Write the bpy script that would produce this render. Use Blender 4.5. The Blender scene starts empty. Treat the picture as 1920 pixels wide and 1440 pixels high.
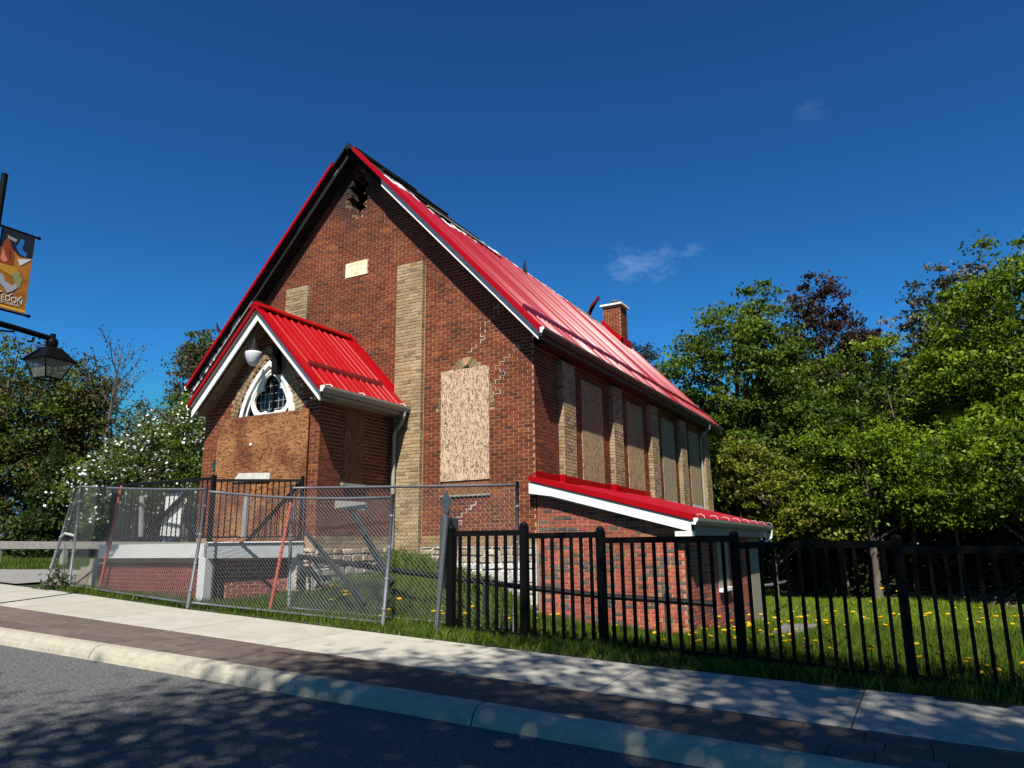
import bpy, math, random
import numpy as np
from mathutils import Vector, Matrix
R=random.Random(7); NR=np.random.RandomState(11)
sc=bpy.context.scene; COL=sc.collection
# ------------------------------------------------------------------ camera, sky, sun
cam=bpy.data.cameras.new('camera'); camo=bpy.data.objects.new('camera',cam); COL.objects.link(camo)
YAW,PIT,ROL=math.radians(-28.643),math.radians(12.523),math.radians(-0.6137)
F=Vector((math.sin(YAW)*math.cos(PIT),math.cos(YAW)*math.cos(PIT),math.sin(PIT)))
r0=Vector((math.cos(YAW),-math.sin(YAW),0)); u0=r0.cross(F)
r1=r0*math.cos(ROL)+u0*math.sin(ROL); u1=-r0*math.sin(ROL)+u0*math.cos(ROL)
m=Matrix((r1,u1,-F)).transposed().to_4x4(); m.translation=Vector((0,0,1.6)); camo.matrix_world=m
cam.sensor_width=36; cam.lens=1372.06/1920*36; cam.clip_start=.05; cam.clip_end=2000
sc.camera=camo
SUN=Vector((.395,-1,1.42)).normalized()
el=math.asin(SUN.z); az=math.atan2(SUN.x,SUN.y)
w=bpy.data.worlds.new('World'); sc.world=w; w.use_nodes=True
nt=w.node_tree; nt.nodes.clear(); N=nt.nodes.new; Lk=nt.links.new
sky=N('ShaderNodeTexSky'); sky.sky_type='NISHITA'; sky.sun_disc=False; sky.sun_elevation=el; sky.sun_rotation=az
sky.air_density=1.0; sky.dust_density=0; sky.ozone_density=1.0; sky.altitude=0
# deepen the blue the way the polarised photograph shows it, channel by channel, all over the sky
sep=N('ShaderNodeSeparateColor'); Lk(sky.outputs[0],sep.inputs[0]); comb=N('ShaderNodeCombineColor')
for ch,(g_,k_,mx_) in enumerate(((1.25,.0070,.20),(1.48,.0207,.22),(1.50,.0283,.36))):
    pw_=N('ShaderNodeMath'); pw_.operation='POWER'; Lk(sep.outputs[ch],pw_.inputs[0]); pw_.inputs[1].default_value=g_
    ml=N('ShaderNodeMath'); ml.operation='MULTIPLY'; Lk(pw_.outputs[0],ml.inputs[0]); ml.inputs[1].default_value=k_/.06
    mn=N('ShaderNodeMath'); mn.operation='MINIMUM'; Lk(ml.outputs[0],mn.inputs[0]); mn.inputs[1].default_value=mx_/.06; Lk(mn.outputs[0],comb.inputs[ch])
# two thin wisps of cloud, as directions in the sky
tc=N('ShaderNodeTexCoord')
def cloud(dirv,ra,rb,gain,seed):
    d=Vector(dirv).normalized(); side=d.cross(Vector((0,0,1))).normalized(); up=side.cross(d)
    def dot(v):
        n=N('ShaderNodeVectorMath'); n.operation='DOT_PRODUCT'; Lk(tc.outputs['Generated'],n.inputs[0]); n.inputs[1].default_value=v; return n.outputs['Value']
    a=N('ShaderNodeMath');a.operation='MULTIPLY';Lk(dot(side),a.inputs[0]);a.inputs[1].default_value=1/ra
    b=N('ShaderNodeMath');b.operation='MULTIPLY';Lk(dot(up),b.inputs[0]);b.inputs[1].default_value=1/rb
    a2=N('ShaderNodeMath');a2.operation='POWER';Lk(a.outputs[0],a2.inputs[0]);a2.inputs[1].default_value=2
    b2=N('ShaderNodeMath');b2.operation='POWER';Lk(b.outputs[0],b2.inputs[0]);b2.inputs[1].default_value=2
    ad=N('ShaderNodeMath');ad.operation='ADD';Lk(a2.outputs[0],ad.inputs[0]);Lk(b2.outputs[0],ad.inputs[1])
    mp=N('ShaderNodeMapping'); mp.inputs['Scale'].default_value=(22,22,38); mp.inputs['Location'].default_value=(seed,0,0); Lk(tc.outputs['Generated'],mp.inputs[0])
    nz=N('ShaderNodeTexNoise'); nz.inputs['Scale'].default_value=1; nz.inputs['Detail'].default_value=6; nz.inputs['Roughness'].default_value=.62; Lk(mp.outputs[0],nz.inputs['Vector'])
    s=N('ShaderNodeMath');s.operation='MULTIPLY_ADD';Lk(ad.outputs[0],s.inputs[0]);s.inputs[1].default_value=-.28;s.inputs[2].default_value=-.36
    t=N('ShaderNodeMath');t.operation='ADD';Lk(s.outputs[0],t.inputs[0]);Lk(nz.outputs['Fac'],t.inputs[1])
    g=N('ShaderNodeMath');g.operation='MULTIPLY';g.use_clamp=True;Lk(t.outputs[0],g.inputs[0]);g.inputs[1].default_value=gain
    fr=N('ShaderNodeMath');fr.operation='GREATER_THAN';Lk(dot(d),fr.inputs[0]);fr.inputs[1].default_value=0
    o=N('ShaderNodeMath');o.operation='MULTIPLY';Lk(g.outputs[0],o.inputs[0]);Lk(fr.outputs[0],o.inputs[1]); return o.outputs[0]
c1=cloud((-0.2722, 0.888, 0.3707),.085,.036,1.1,3.3); c2=cloud((-0.0534, 0.8611, 0.5056),.03,.018,.35,9.1)
cs=N('ShaderNodeMath');cs.operation='ADD';cs.use_clamp=True;Lk(c1,cs.inputs[0]);Lk(c2,cs.inputs[1])
mx=N('ShaderNodeMixRGB'); Lk(cs.outputs[0],mx.inputs[0]); mx.inputs[2].default_value=(2.8,4.7,7.2,1)
Lk(comb.outputs[0],mx.inputs[1])
bg=N('ShaderNodeBackground'); bg.inputs[1].default_value=.06; Lk(mx.outputs[0],bg.inputs[0])
wo=N('ShaderNodeOutputWorld'); Lk(bg.outputs[0],wo.inputs[0])
sl=bpy.data.lights.new('sun','SUN'); sl.energy=5.0; sl.angle=math.radians(.5); sl.color=(1,.955,.88)
so=bpy.data.objects.new('sun',sl); COL.objects.link(so); so.rotation_euler=SUN.to_track_quat('Z','Y').to_euler(); so.location=(0,0,40)
sc.view_settings.view_transform='Standard'; sc.view_settings.look='None'; sc.view_settings.gamma=1
sc.view_settings.exposure=.95; sc.view_settings.use_curve_mapping=False
sc.cycles.diffuse_bounces=2; sc.cycles.max_bounces=8; sc.cycles.transparent_max_bounces=12
# ------------------------------------------------------------------ helpers
class MB:
    def __init__(s): s.v=[]; s.f=[]; s.c=[]
    def add(s,vs,fs,c=(1,1,1)):
        o=len(s.v); s.v+= [tuple(p) for p in vs]
        for f in fs: s.f.append(tuple(i+o for i in f)); s.c.append(c)
    def box(s,a,b,c=(1,1,1)):
        x0,y0,z0=a;x1,y1,z1=b
        s.add([(x0,y0,z0),(x1,y0,z0),(x1,y1,z0),(x0,y1,z0),(x0,y0,z1),(x1,y0,z1),(x1,y1,z1),(x0,y1,z1)],
              [(0,3,2,1),(4,5,6,7),(0,1,5,4),(1,2,6,5),(2,3,7,6),(3,0,4,7)],c)
    def beam(s,p,q,wd,ht,up=(0,0,1),c=(1,1,1)):
        p=Vector(p);q=Vector(q);d=(q-p).normalized();up=Vector(up)
        sd=d.cross(up).normalized()*wd/2; uu=sd.normalized().cross(d)*ht/2
        vs=[p-sd-uu,p+sd-uu,p+sd+uu,p-sd+uu,q-sd-uu,q+sd-uu,q+sd+uu,q-sd+uu]
        s.add(vs,[(3,2,1,0),(4,5,6,7),(0,1,5,4),(1,2,6,5),(2,3,7,6),(3,0,4,7)],c)
    def tube(s,pts,r,n=8,c=(1,1,1),caps=True):
        pts=[Vector(p) for p in pts]; rs=r if isinstance(r,(list,tuple)) else [r]*len(pts); rings=[];vs=[]
        ref=None
        for i,p in enumerate(pts):
            d=(pts[min(i+1,len(pts)-1)]-pts[max(i-1,0)]).normalized()
            if ref is None: ref=Vector((0,0,1)) if abs(d.z)<.9 else Vector((1,0,0))
            a=d.cross(ref).normalized(); b=a.cross(d); ref=b
            for k in range(n):
                t=2*math.pi*k/n; vs.append(p+(a*math.cos(t)+b*math.sin(t))*rs[i])
        fs=[]
        for i in range(len(pts)-1):
            for k in range(n): fs.append((i*n+k,i*n+(k+1)%n,(i+1)*n+(k+1)%n,(i+1)*n+k))
        if caps: fs+= [tuple(range(n)),tuple((len(pts)-1)*n+k for k in reversed(range(n)))]
        s.add(vs,fs,c)
    def lathe(s,base,prof,n=16,c=(1,1,1),ax=(0,0,1)):
        b=Vector(base);vs=[];fs=[];q=Vector((0,0,1)).rotation_difference(Vector(ax))
        for r,z in prof:
            for k in range(n):
                t=2*math.pi*k/n; vs.append(b+q@Vector((r*math.cos(t),r*math.sin(t),z)))
        for i in range(len(prof)-1):
            for k in range(n): fs.append((i*n+k,i*n+(k+1)%n,(i+1)*n+(k+1)%n,(i+1)*n+k))
        fs+= [tuple(reversed(range(n))),tuple((len(prof)-1)*n+k for k in range(n))]
        s.add(vs,fs,c)
    def prism(s,poly,d,c=(1,1,1)):      # poly: 3D points, d: extrusion vector
        n=len(poly);d=Vector(d);vs=[Vector(p) for p in poly]+[Vector(p)+d for p in poly]
        fs=[tuple(reversed(range(n))),tuple(range(n,2*n))]+[(i,(i+1)%n,n+(i+1)%n,n+i) for i in range(n)]
        s.add(vs,fs,c)
    def build(s,name,mat,parent=None,smooth=False,kind=None,loc=None):
        me=bpy.data.meshes.new(name)
        vs=s.v
        if loc is not None: vs=[(a-loc[0],b-loc[1],c-loc[2]) for a,b,c in vs]
        me.from_pydata(vs,[],s.f); me.update()
        if any(c!=(1,1,1) for c in s.c):
            at=me.attributes.new('tint','FLOAT_COLOR','FACE'); at.data.foreach_set('color',np.array([(*c,1) for c in s.c],dtype=np.float32).ravel())
        if smooth: me.polygons.foreach_set('use_smooth',[True]*len(me.polygons))
        return link(name,me,mat,parent,kind,loc)
def link(name,me,mat=None,parent=None,kind=None,loc=None):
    if mat is not None and len(me.materials)==0: me.materials.append(mat)
    o=bpy.data.objects.new(name,me); COL.objects.link(o)
    if loc is not None: o.location=loc
    if parent: o.parent=parent; 
    if parent and loc is None: pass
    if kind: o['kind']=kind
    return o
ROOTS={}
def thing(name,label,cat,loc=(0,0,0),group=None):
    o=bpy.data.objects.new(name,None); COL.objects.link(o); o.empty_display_size=.2
    o.location=loc; o['label']=label; o['category']=cat
    if group:o['group']=group
    return o
def tag(o,label=None,cat=None,group=None,kind=None):
    if label:o['label']=label
    if cat:o['category']=cat
    if group:o['group']=group
    if kind:o['kind']=kind
    return o
def npmesh(name,V,Fc,tint,mat,parent=None,kind=None,smooth=False):
    """V (n,3), Fc (m,k) -> mesh with per-face tint"""
    me=bpy.data.meshes.new(name); m_,k=Fc.shape
    me.vertices.add(len(V)); me.vertices.foreach_set('co',V.astype(np.float32).ravel())
    me.loops.add(m_*k); me.loops.foreach_set('vertex_index',Fc.astype(np.int32).ravel())
    me.polygons.add(m_); me.polygons.foreach_set('loop_start',np.arange(0,m_*k,k,dtype=np.int32)); me.polygons.foreach_set('loop_total',np.full(m_,k,dtype=np.int32))
    me.update(calc_edges=True)
    if tint is not None:
        at=me.attributes.new('tint','FLOAT_COLOR','FACE'); c=np.ones((m_,4),dtype=np.float32); c[:,:3]=tint; at.data.foreach_set('color',c.ravel())
    if smooth: me.polygons.foreach_set('use_smooth',[True]*m_)
    return link(name,me,mat,parent,kind)
# ------------------------------------------------------------------ materials
KA=.82   # overall reflectance level that goes with the exposure
def sc3(c): return tuple(v*KA for v in c)
def mat(name,col=(.5,.5,.5),rough=.7,metal=0,tint=False,noise=0,nscale=8,noise2=None,bump=0,bscale=60,spec=.4,trans=0,coat=0,stretch=(1,1,1),sss=0,alpha=1):
    M=bpy.data.materials.new(name); M.use_nodes=True; t=M.node_tree; t.nodes.clear(); n=t.nodes.new; l=t.links.new
    p=n('ShaderNodeBsdfPrincipled'); o=n('ShaderNodeOutputMaterial')
    p.inputs['Roughness'].default_value=rough; p.inputs['Metallic'].default_value=metal; p.inputs['Specular IOR Level'].default_value=spec
    p.inputs['Coat Weight'].default_value=coat
    out=None
    rgb=n('ShaderNodeRGB'); rgb.outputs[0].default_value=(*sc3(col),1); out=rgb.outputs[0]
    if tint:
        a=n('ShaderNodeAttribute'); a.attribute_name='tint'; mm=n('ShaderNodeMixRGB'); mm.blend_type='MULTIPLY'; mm.inputs[0].default_value=1
        l(out,mm.inputs[1]); l(a.outputs['Color'],mm.inputs[2]); out=mm.outputs[0]
    co=n('ShaderNodeTexCoord'); mp=n('ShaderNodeMapping'); mp.inputs['Scale'].default_value=stretch
    ge=n('ShaderNodeNewGeometry'); l(ge.outputs['Position'],mp.inputs[0])
    if noise:
        z=n('ShaderNodeTexNoise'); z.inputs['Scale'].default_value=nscale; z.inputs['Detail'].default_value=6; z.inputs['Roughness'].default_value=.65; l(mp.outputs[0],z.inputs['Vector'])
        r=n('ShaderNodeMapRange'); r.inputs['From Min'].default_value=.3; r.inputs['From Max'].default_value=.7; r.inputs['To Min'].default_value=1-noise; r.inputs['To Max'].default_value=1+noise; l(z.outputs['Fac'],r.inputs['Value'])
        mm=n('ShaderNodeMixRGB'); mm.blend_type='MULTIPLY'; mm.inputs[0].default_value=1; l(out,mm.inputs[1]); l(r.outputs[0],mm.inputs[2]); out=mm.outputs[0]
    if noise2:   # (scale, threshold, softness, colour, stretch)
        mp2=n('ShaderNodeMapping'); mp2.inputs['Scale'].default_value=noise2[4] if len(noise2)>4 else (1,1,1); l(ge.outputs['Position'],mp2.inputs[0])
        z=n('ShaderNodeTexNoise'); z.inputs['Scale'].default_value=noise2[0]; z.inputs['Detail'].default_value=8; z.inputs['Roughness'].default_value=.7; l(mp2.outputs[0],z.inputs['Vector'])
        r=n('ShaderNodeMapRange'); r.inputs['From Min'].default_value=noise2[1]; r.inputs['From Max'].default_value=noise2[1]+noise2[2]; l(z.outputs['Fac'],r.inputs['Value'])
        mm=n('ShaderNodeMixRGB'); l(r.outputs[0],mm.inputs[0]); l(out,mm.inputs[1]); mm.inputs[2].default_value=(*sc3(noise2[3]),1); out=mm.outputs[0]
    l(out,p.inputs['Base Color'])
    if bump:
        z=n('ShaderNodeTexNoise'); z.inputs['Scale'].default_value=bscale; z.inputs['Detail'].default_value=5; l(mp.outputs[0],z.inputs['Vector'])
        b=n('ShaderNodeBump'); b.inputs['Strength'].default_value=bump; b.inputs['Distance'].default_value=.02; l(z.outputs['Fac'],b.inputs['Height']); l(b.outputs[0],p.inputs['Normal'])
    if alpha<1: p.inputs['Alpha'].default_value=alpha
    sh=p.outputs[0]
    if trans:
        tr=n('ShaderNodeBsdfTranslucent'); l(out,tr.inputs[0]); ms=n('ShaderNodeMixShader'); ms.inputs[0].default_value=trans; l(sh,ms.inputs[1]); l(tr.outputs[0],ms.inputs[2]); sh=ms.outputs[0]
    l(sh,o.inputs[0]); M['out']=0
    return M
def brickmat(name):
    """brick colour from the face tint, sooted round the burnt gable top"""
    M=mat(name,(1,1,1),.85,tint=True,noise=.28,nscale=22,bump=.5,bscale=70)
    t=M.node_tree;n=t.nodes.new;l=t.links.new;p=[q for q in t.nodes if q.type=='BSDF_PRINCIPLED'][0]
    src=p.inputs['Base Color'].links[0].from_socket
    ge=n('ShaderNodeNewGeometry'); sub=n('ShaderNodeVectorMath'); sub.operation='DISTANCE'; l(ge.outputs['Position'],sub.inputs[0]); sub.inputs[1].default_value=(-11.1,12.45,10.25)
    z=n('ShaderNodeTexNoise'); z.inputs['Scale'].default_value=1.6; z.inputs['Detail'].default_value=6; l(ge.outputs['Position'],z.inputs['Vector'])
    a=n('ShaderNodeMath');a.operation='MULTIPLY_ADD';l(z.outputs['Fac'],a.inputs[0]);a.inputs[1].default_value=-1.6;l(sub.outputs['Value'],a.inputs[2])
    r=n('ShaderNodeMapRange'); r.inputs['From Min'].default_value=-.5; r.inputs['From Max'].default_value=.35; r.inputs['To Min'].default_value=.93; r.inputs['To Max'].default_value=0; l(a.outputs[0],r.inputs['Value'])
    mm=n('ShaderNodeMixRGB'); zw=n('ShaderNodeTexNoise'); zw.inputs['Scale'].default_value=.9; zw.inputs['Detail'].default_value=7; zw.inputs['Roughness'].default_value=.6; l(ge.outputs['Position'],zw.inputs['Vector'])
    rw=n('ShaderNodeMapRange'); rw.inputs['From Min'].default_value=.32; rw.inputs['From Max'].default_value=.68; rw.inputs['To Min'].default_value=.68; rw.inputs['To Max'].default_value=1.22; l(zw.outputs['Fac'],rw.inputs['Value'])
    mw=n('ShaderNodeMixRGB'); mw.blend_type='MULTIPLY'; mw.inputs[0].default_value=1; l(src,mw.inputs[1]); l(rw.outputs[0],mw.inputs[2])
    l(r.outputs[0],mm.inputs[0]); l(mw.outputs[0],mm.inputs[1]); mm.inputs[2].default_value=(.008,.007,.006,1); l(mm.outputs[0],p.inputs['Base Color'])
    return M
def plymat(name,c0,c1,scale=1,bias=.5,horiz=False,stain=None,vert=(1,0,0)):
    M=mat(name,c0,.8,bump=.15,bscale=40); t=M.node_tree;n=t.nodes.new;l=t.links.new;p=[q for q in t.nodes if q.type=='BSDF_PRINCIPLED'][0]
    ge=n('ShaderNodeNewGeometry'); mp=n('ShaderNodeMapping'); mp.inputs['Scale'].default_value=(11*scale,11*scale,4*scale) if not horiz else (3*scale,3*scale,11*scale); l(ge.outputs['Position'],mp.inputs[0])
    z=n('ShaderNodeTexNoise'); z.inputs['Scale'].default_value=1; z.inputs['Detail'].default_value=3; z.inputs['Distortion'].default_value=.7; l(mp.outputs[0],z.inputs['Vector'])
    a=n('ShaderNodeMath');a.operation='MULTIPLY';l(z.outputs['Fac'],a.inputs[0]);a.inputs[1].default_value=34
    s=n('ShaderNodeMath');s.operation='SINE';l(a.outputs[0],s.inputs[0])
    r=n('ShaderNodeMapRange'); r.inputs['From Min'].default_value=bias-.35; r.inputs['From Max'].default_value=bias+.5; l(s.outputs[0],r.inputs['Value'])
    mm=n('ShaderNodeMixRGB'); l(r.outputs[0],mm.inputs[0]); mm.inputs[1].default_value=(*sc3(c0),1); mm.inputs[2].default_value=(*sc3(c1),1); out=mm.outputs[0]
    if stain:
        z2=n('ShaderNodeTexNoise'); z2.inputs['Scale'].default_value=1.5; z2.inputs['Detail'].default_value=5; l(ge.outputs['Position'],z2.inputs['Vector'])
        r2=n('ShaderNodeMapRange'); r2.inputs['From Min'].default_value=.42; r2.inputs['From Max'].default_value=.6; r2.inputs['To Max'].default_value=.85; l(z2.outputs['Fac'],r2.inputs['Value'])
        m2=n('ShaderNodeMixRGB'); l(r2.outputs[0],m2.inputs[0]); l(out,m2.inputs[1]); m2.inputs[2].default_value=(*stain,1); m2.blend_type='MULTIPLY'; out=m2.outputs[0]
    l(out,p.inputs['Base Color']); return M
m_brick=brickmat('brick')
m_mortar=brickmat('mortar')
m_stone=mat('rubble_stone',(1,1,1),.9,tint=True,noise=.3,nscale=9,bump=.8,bscale=25)
m_white=mat('white_paint',(.80,.80,.74),.45,noise=.05,nscale=3)
m_beige=mat('beige_metal',(.33,.31,.25),.4)
m_dirty=mat('peeling_paint',(.7,.68,.62),.8,noise2=(9,.47,.06,(.02,.018,.015)))
m_red=mat('red_roof_metal',(.33,.002,.005),.4,spec=.12,noise=.05,nscale=2)
m_redfade=mat('red_roof_metal_chalky',(.26,.004,.014),.25,spec=.065,noise=.1,nscale=1.5)
m_reddk=mat('red_snow_guard',(.13,.003,.007),.4)
m_char=mat('charred_wood',(.006,.005,.005),.9,noise=.6,nscale=20,bump=.8,bscale=50,noise2=(14,.62,.05,(.06,.045,.03)))
m_rag=mat('torn_underlay',(.72,.72,.68),.8,noise2=(8,.55,.08,(.05,.04,.035)))
m_soffit=mat('soffit_boards',(.20,.15,.09),.8,noise=.3,nscale=6)
m_ply=plymat('plywood_pale',(.58,.42,.28),(.17,.09,.045),1.5,.35)
m_ply2=plymat('plywood_grey',(.42,.30,.15),(.20,.13,.07),1.0,.3)
m_ply3=plymat('plywood_weathered_orange',(.36,.16,.055),(.12,.038,.010),1.5,.25,True,(.42,.25,.15))
m_ply4=plymat('plywood_brown',(.25,.10,.03),(.09,.035,.012),1.3,.2)
m_black=mat('black_paint',(.003,.003,.003),.6,spec=.08)
m_iron=mat('iron_railing',(.006,.006,.007),.6,spec=.15)
m_galv=mat('galvanised_steel',(.12,.125,.135),.5,metal=.2,noise=.2,nscale=30)
m_wire=mat('chain_wire',(.27,.28,.29),.5,metal=.3)
m_rust=mat('red_oxide_steel',(.50,.10,.055),.7,noise=.3,nscale=30)
m_glassdk=mat('dark_leaded_glass',(.004,.004,.005),.12)
m_lead=mat('lead_came',(.45,.45,.43),.5)
m_globe=mat('opal_globe',(.6,.62,.62),.15)
m_pane=mat('lantern_glass',(.35,.40,.38),.25,alpha=.35)
m_conc=mat('sidewalk_concrete',(.36,.34,.285),.9,tint=True,noise=.12,nscale=3,bump=.35,bscale=90,noise2=(40,.70,.05,(.22,.2,.17)))
m_kerb=mat('kerb_concrete',(.35,.325,.245),.9,noise=.18,nscale=6,bump=.6,bscale=50,noise2=(16,.66,.05,(.10,.09,.07),(1,1,.35)))
m_pave=mat('stamped_paver',(.105,.080,.064),.85,tint=True,noise=.22,nscale=9,bump=.4,bscale=60,noise2=(5,.62,.12,(.22,.19,.155)))
m_asph=mat('asphalt',(.085,.085,.083),.95,noise=.7,nscale=34,bump=1.0,bscale=45,noise2=(48,.60,.05,(.27,.27,.26)))
m_asph2=mat('old_asphalt',(.20,.19,.18),.95,noise=.3,nscale=20,bump=.4,bscale=80)
m_soil=mat('ground_soil',(.022,.026,.009),1,noise=.5,nscale=6,noise2=(2.5,.55,.2,(.05,.042,.02)))
m_leaf=mat('leaves',(1,1,1),.55,tint=True,trans=.42,spec=.25)
m_grass=mat('grass_blades',(1,1,1),.55,tint=True,trans=.3,spec=.25)
m_bark=mat('bark',(.10,.08,.06),.95,noise=.4,nscale=12,bump=.8,bscale=18,stretch=(1,1,.25))
m_barklt=mat('pale_bark',(.13,.11,.085),.95,noise=.4,nscale=12)
m_pet=mat('dandelion_yellow',(.85,.55,.01),.6)
m_blos=mat('white_blossom',(.8,.8,.76),.6,trans=.2)
m_litter=mat('dry_leaf_litter',(1,1,1),.9,tint=True)
m_timber=mat('weathered_timber',(.27,.255,.23),.85,noise=.25,nscale=18,stretch=(1,1,.3))
m_dkpost=mat('dark_steel_post',(.032,.036,.04),.5,noise=.2,nscale=9)
m_sign=mat('sign_back_steel',(.065,.085,.085),.45,metal=.3,noise=.15,nscale=10)
m_concgrey=mat('landing_concrete',(.33,.30,.23),.9,noise=.2,nscale=6,bump=.4,bscale=60)
m_grey_and_shade=mat('grey_and_edge_shade',(.30,.31,.31),.6,noise=.12,nscale=5)  # plain grey on the sill covers, painted shade on the landing's side edge
m_wht2=mat('bright_white_vinyl',(.66,.66,.63),.4,noise2=(7,.68,.04,(.2,.14,.09)))
def flat(name,c,rough=.6): return mat(name,c,rough)
# ------------------------------------------------------------------ ground shape
def ipl(x,xs,ys): return float(np.interp(x,xs,ys))
def zs(x,y):                       # level of the sloping street
    g=np.clip(x,-30,9); return .3-.05*(g+4)+.015*(np.clip(y,-8,12)-8)
CP=[(-9.7,12.5,1.22),(-8.8,12.5,1.2),(-8.1,12.5,1.0),(-7.4,12.5,.76),(-6.85,12.5,.42),(-6.3,12.5,.28),(-5,12.5,.15),(-3.6,12.5,.1),(-3.5,14,-.02),(-3.5,16,-.12),(-3.5,19,-.2),
 (-9.9,11,1.05),(-8.5,11,1.0),(-7.3,11,.68),(-6.3,10.8,.42),(-4.5,10.8,.24),(-3,11,.14),(-9.3,9.9,.78),(-7.5,10,.56),(0,11,.1),(3,11,0),(6,10,-.05),
 (0,15,-.12),(-1,20,-.25),(-4,28,-.3),(2,22,-.25),(8,15,-.1),(12,25,-.3),(-3,40,-.3),(20,40,-.3),(-10,32,-.1),
 (-14,12.6,1.05),(-16.3,11,.95),(-20,15,1.15),(-25,20,1.3),(-16,25,.9),(-35,30,1.3),(-60,40,1.3),(-25,45,.8),(-12,45,0),(60,60,-.3),(-8,60,-.2),(60,15,-.3),(-60,12,1.7)]
for x in np.arange(-30,10,1.2): CP.append((x,8.9,zs(x,8.9)))
for x in np.arange(-30,-16.5,2): CP.append((x,12.5,zs(x,11)))
CP=np.array([(x,y,z) for x,y,z in CP],dtype=float)
def gz(X,Y):
    X=np.asarray(X,float);Y=np.asarray(Y,float); sh=X.shape; x=X.ravel();y=Y.ravel(); num=np.zeros_like(x);den=np.zeros_like(x)
    for cx,cy,cz in CP:
        w_=1/(((x-cx)**2+(y-cy)**2)+.02)**1.6; num+=w_*cz; den+=w_
    z=num/den; s=zs(x,y); t=np.clip((y-8.6)/.5,0,1); z=s*(1-t)+z*t
    return z.reshape(sh)
xs_=np.concatenate([[-400,-200,-120,-80,-60,-45],np.arange(-36,-16,1),np.arange(-16,6,.3),np.arange(6,20,1.2),[24,30,45,70,120,220,400]])
ys_=np.concatenate([[-300,-120,-50,-20,-8,0,5,8.2],np.arange(8.6,14,.25),np.arange(14,30,.8),[32,36,42,50,70,110,200,500]])
GX,GY=np.meshgrid(xs_,ys_); GZ=gz(GX,GY)
GZ[GY<8.5]=zs(GX,GY)[GY<8.5]-.3
GZ+=np.where((GY>9.4)&(GY<60),NR.normal(0,.012,GX.shape),0)
nx=len(xs_);ny=len(ys_);idx=np.arange(nx*ny).reshape(ny,nx)
Fc=np.stack([idx[:-1,:-1].ravel(),idx[:-1,1:].ravel(),idx[1:,1:].ravel(),idx[1:,:-1].ravel()],1)
npmesh('ground',np.stack([GX.ravel(),GY.ravel(),GZ.ravel()],1),Fc,None,m_soil,kind='structure',smooth=True)
# ------------------------------------------------------------------ street
KX=[-40,-20,-11,-8.4,-6,-4,0,4,20]; KO=[-.9,-.45,-.28,-.17,-.08,0,.1,.2,.5]
def yk(x): return 6.0+ipl(x,KX,KO)                 # back of the kerb
def yf(x): return ipl(x,[-40,-14,-5,-1,.5,20],[6.9,6.9,6.9,7.0,7.06,7.6])
def yb(x): return ipl(x,[-40,-14.5,-10.9,-5,-3,-.7,.7,20],[8.8,8.68,8.47,8.49,8.51,8.69,8.8,9.9])
def sheet(name,xr,ya,yb_,dz,mt,ny=2,kind='structure',parent=None):
    mb=MB(); vs=[];n=len(xr)
    for x in xr:
        for j in range(ny+1):
            y=ya(x)+(yb_(x)-ya(x))*j/ny; vs.append((x,y,float(zs(x,y))+dz))
    fs=[(i*(ny+1)+j,(i+1)*(ny+1)+j,(i+1)*(ny+1)+j+1,i*(ny+1)+j+1) for i in range(n-1) for j in range(ny)]
    mb.add(vs,fs); return mb.build(name,mt,parent,kind=kind)
xr=[float(v) for v in np.concatenate([[-200,-60,-40],np.arange(-30,10,1),[12,20,60,200]])]
sheet('road',xr,lambda x:-3.5,lambda x:yk(x)-.24,-.14,m_asph,6)
sheet('far_side_verge',xr,lambda x:-30,lambda x:-3.5,-.05,m_soil,3)
sheet('pavement_bed',xr,lambda x:yk(x)-.05,lambda x:yb(x)+.1,-.035,m_litter and m_soil,3)
# kerb in sections
kb=bpy.data.objects.new('kerb',None); COL.objects.link(kb); kb['kind']='structure'
prof=[(-.30,-.20),(-.275,-.145),(-.262,-.10),(-.235,-.05),(-.195,-.016),(-.14,.0),(-.02,.0),(0,-.01),(0,-.2)]
kj=[-24,-19,-13.9,-8.72,-3.57,1.55,6.6,11.6]
for a,b in zip(kj[:-1],kj[1:]):
    mb=MB(); xx=np.linspace(a+.008,b-.008,9); vs=[]; P=len(prof)
    for x in xx:
        for dy,dz in prof: 
            y=yk(x)+dy; vs.append((x,y,float(zs(x,y))+dz+.004))
    fs=[(i*P+j,(i+1)*P+j,(i+1)*P+j+1,i*P+j+1) for i in range(8) for j in range(P-1)]
    fs+=[tuple(range(P)),tuple(8*P+j for j in reversed(range(P)))]
    mb.add(vs,fs); mb.build('kerb_section',m_kerb,kb,smooth=False)
# sidewalk slabs
sw=bpy.data.objects.new('sidewalk',None); COL.objects.link(sw); sw['kind']='structure'
sj=[-30,-27,-24,-21.7,-19.5,-17.3,-15.1,-12.95,-10.88,-9.1,-7.2,-4.85,-2.94,-.69,1.5,3.7,5.9,8.1,10.3]
def slab(mb,a,b,ya,yb_,g,tint,n=3,th=.06,top=.0):
    vs=[];xx=np.linspace(a+g,b-g,n+1)
    for x in xx:
        for y,z in ((ya(x)+g,-th),(ya(x)+g,top-.006),(ya(x)+g+.012,top),(yb_(x)-g-.012,top),(yb_(x)-g,top-.006),(yb_(x)-g,-th)):
            vs.append((x,y,float(zs(x,y))+z))
    fs=[(i*6+j,(i+1)*6+j,(i+1)*6+j+1,i*6+j+1) for i in range(n) for j in range(5)]
    fs+=[tuple(range(6)),tuple(n*6+j for j in reversed(range(6)))]
    mb.add(vs,fs,tint)
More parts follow.
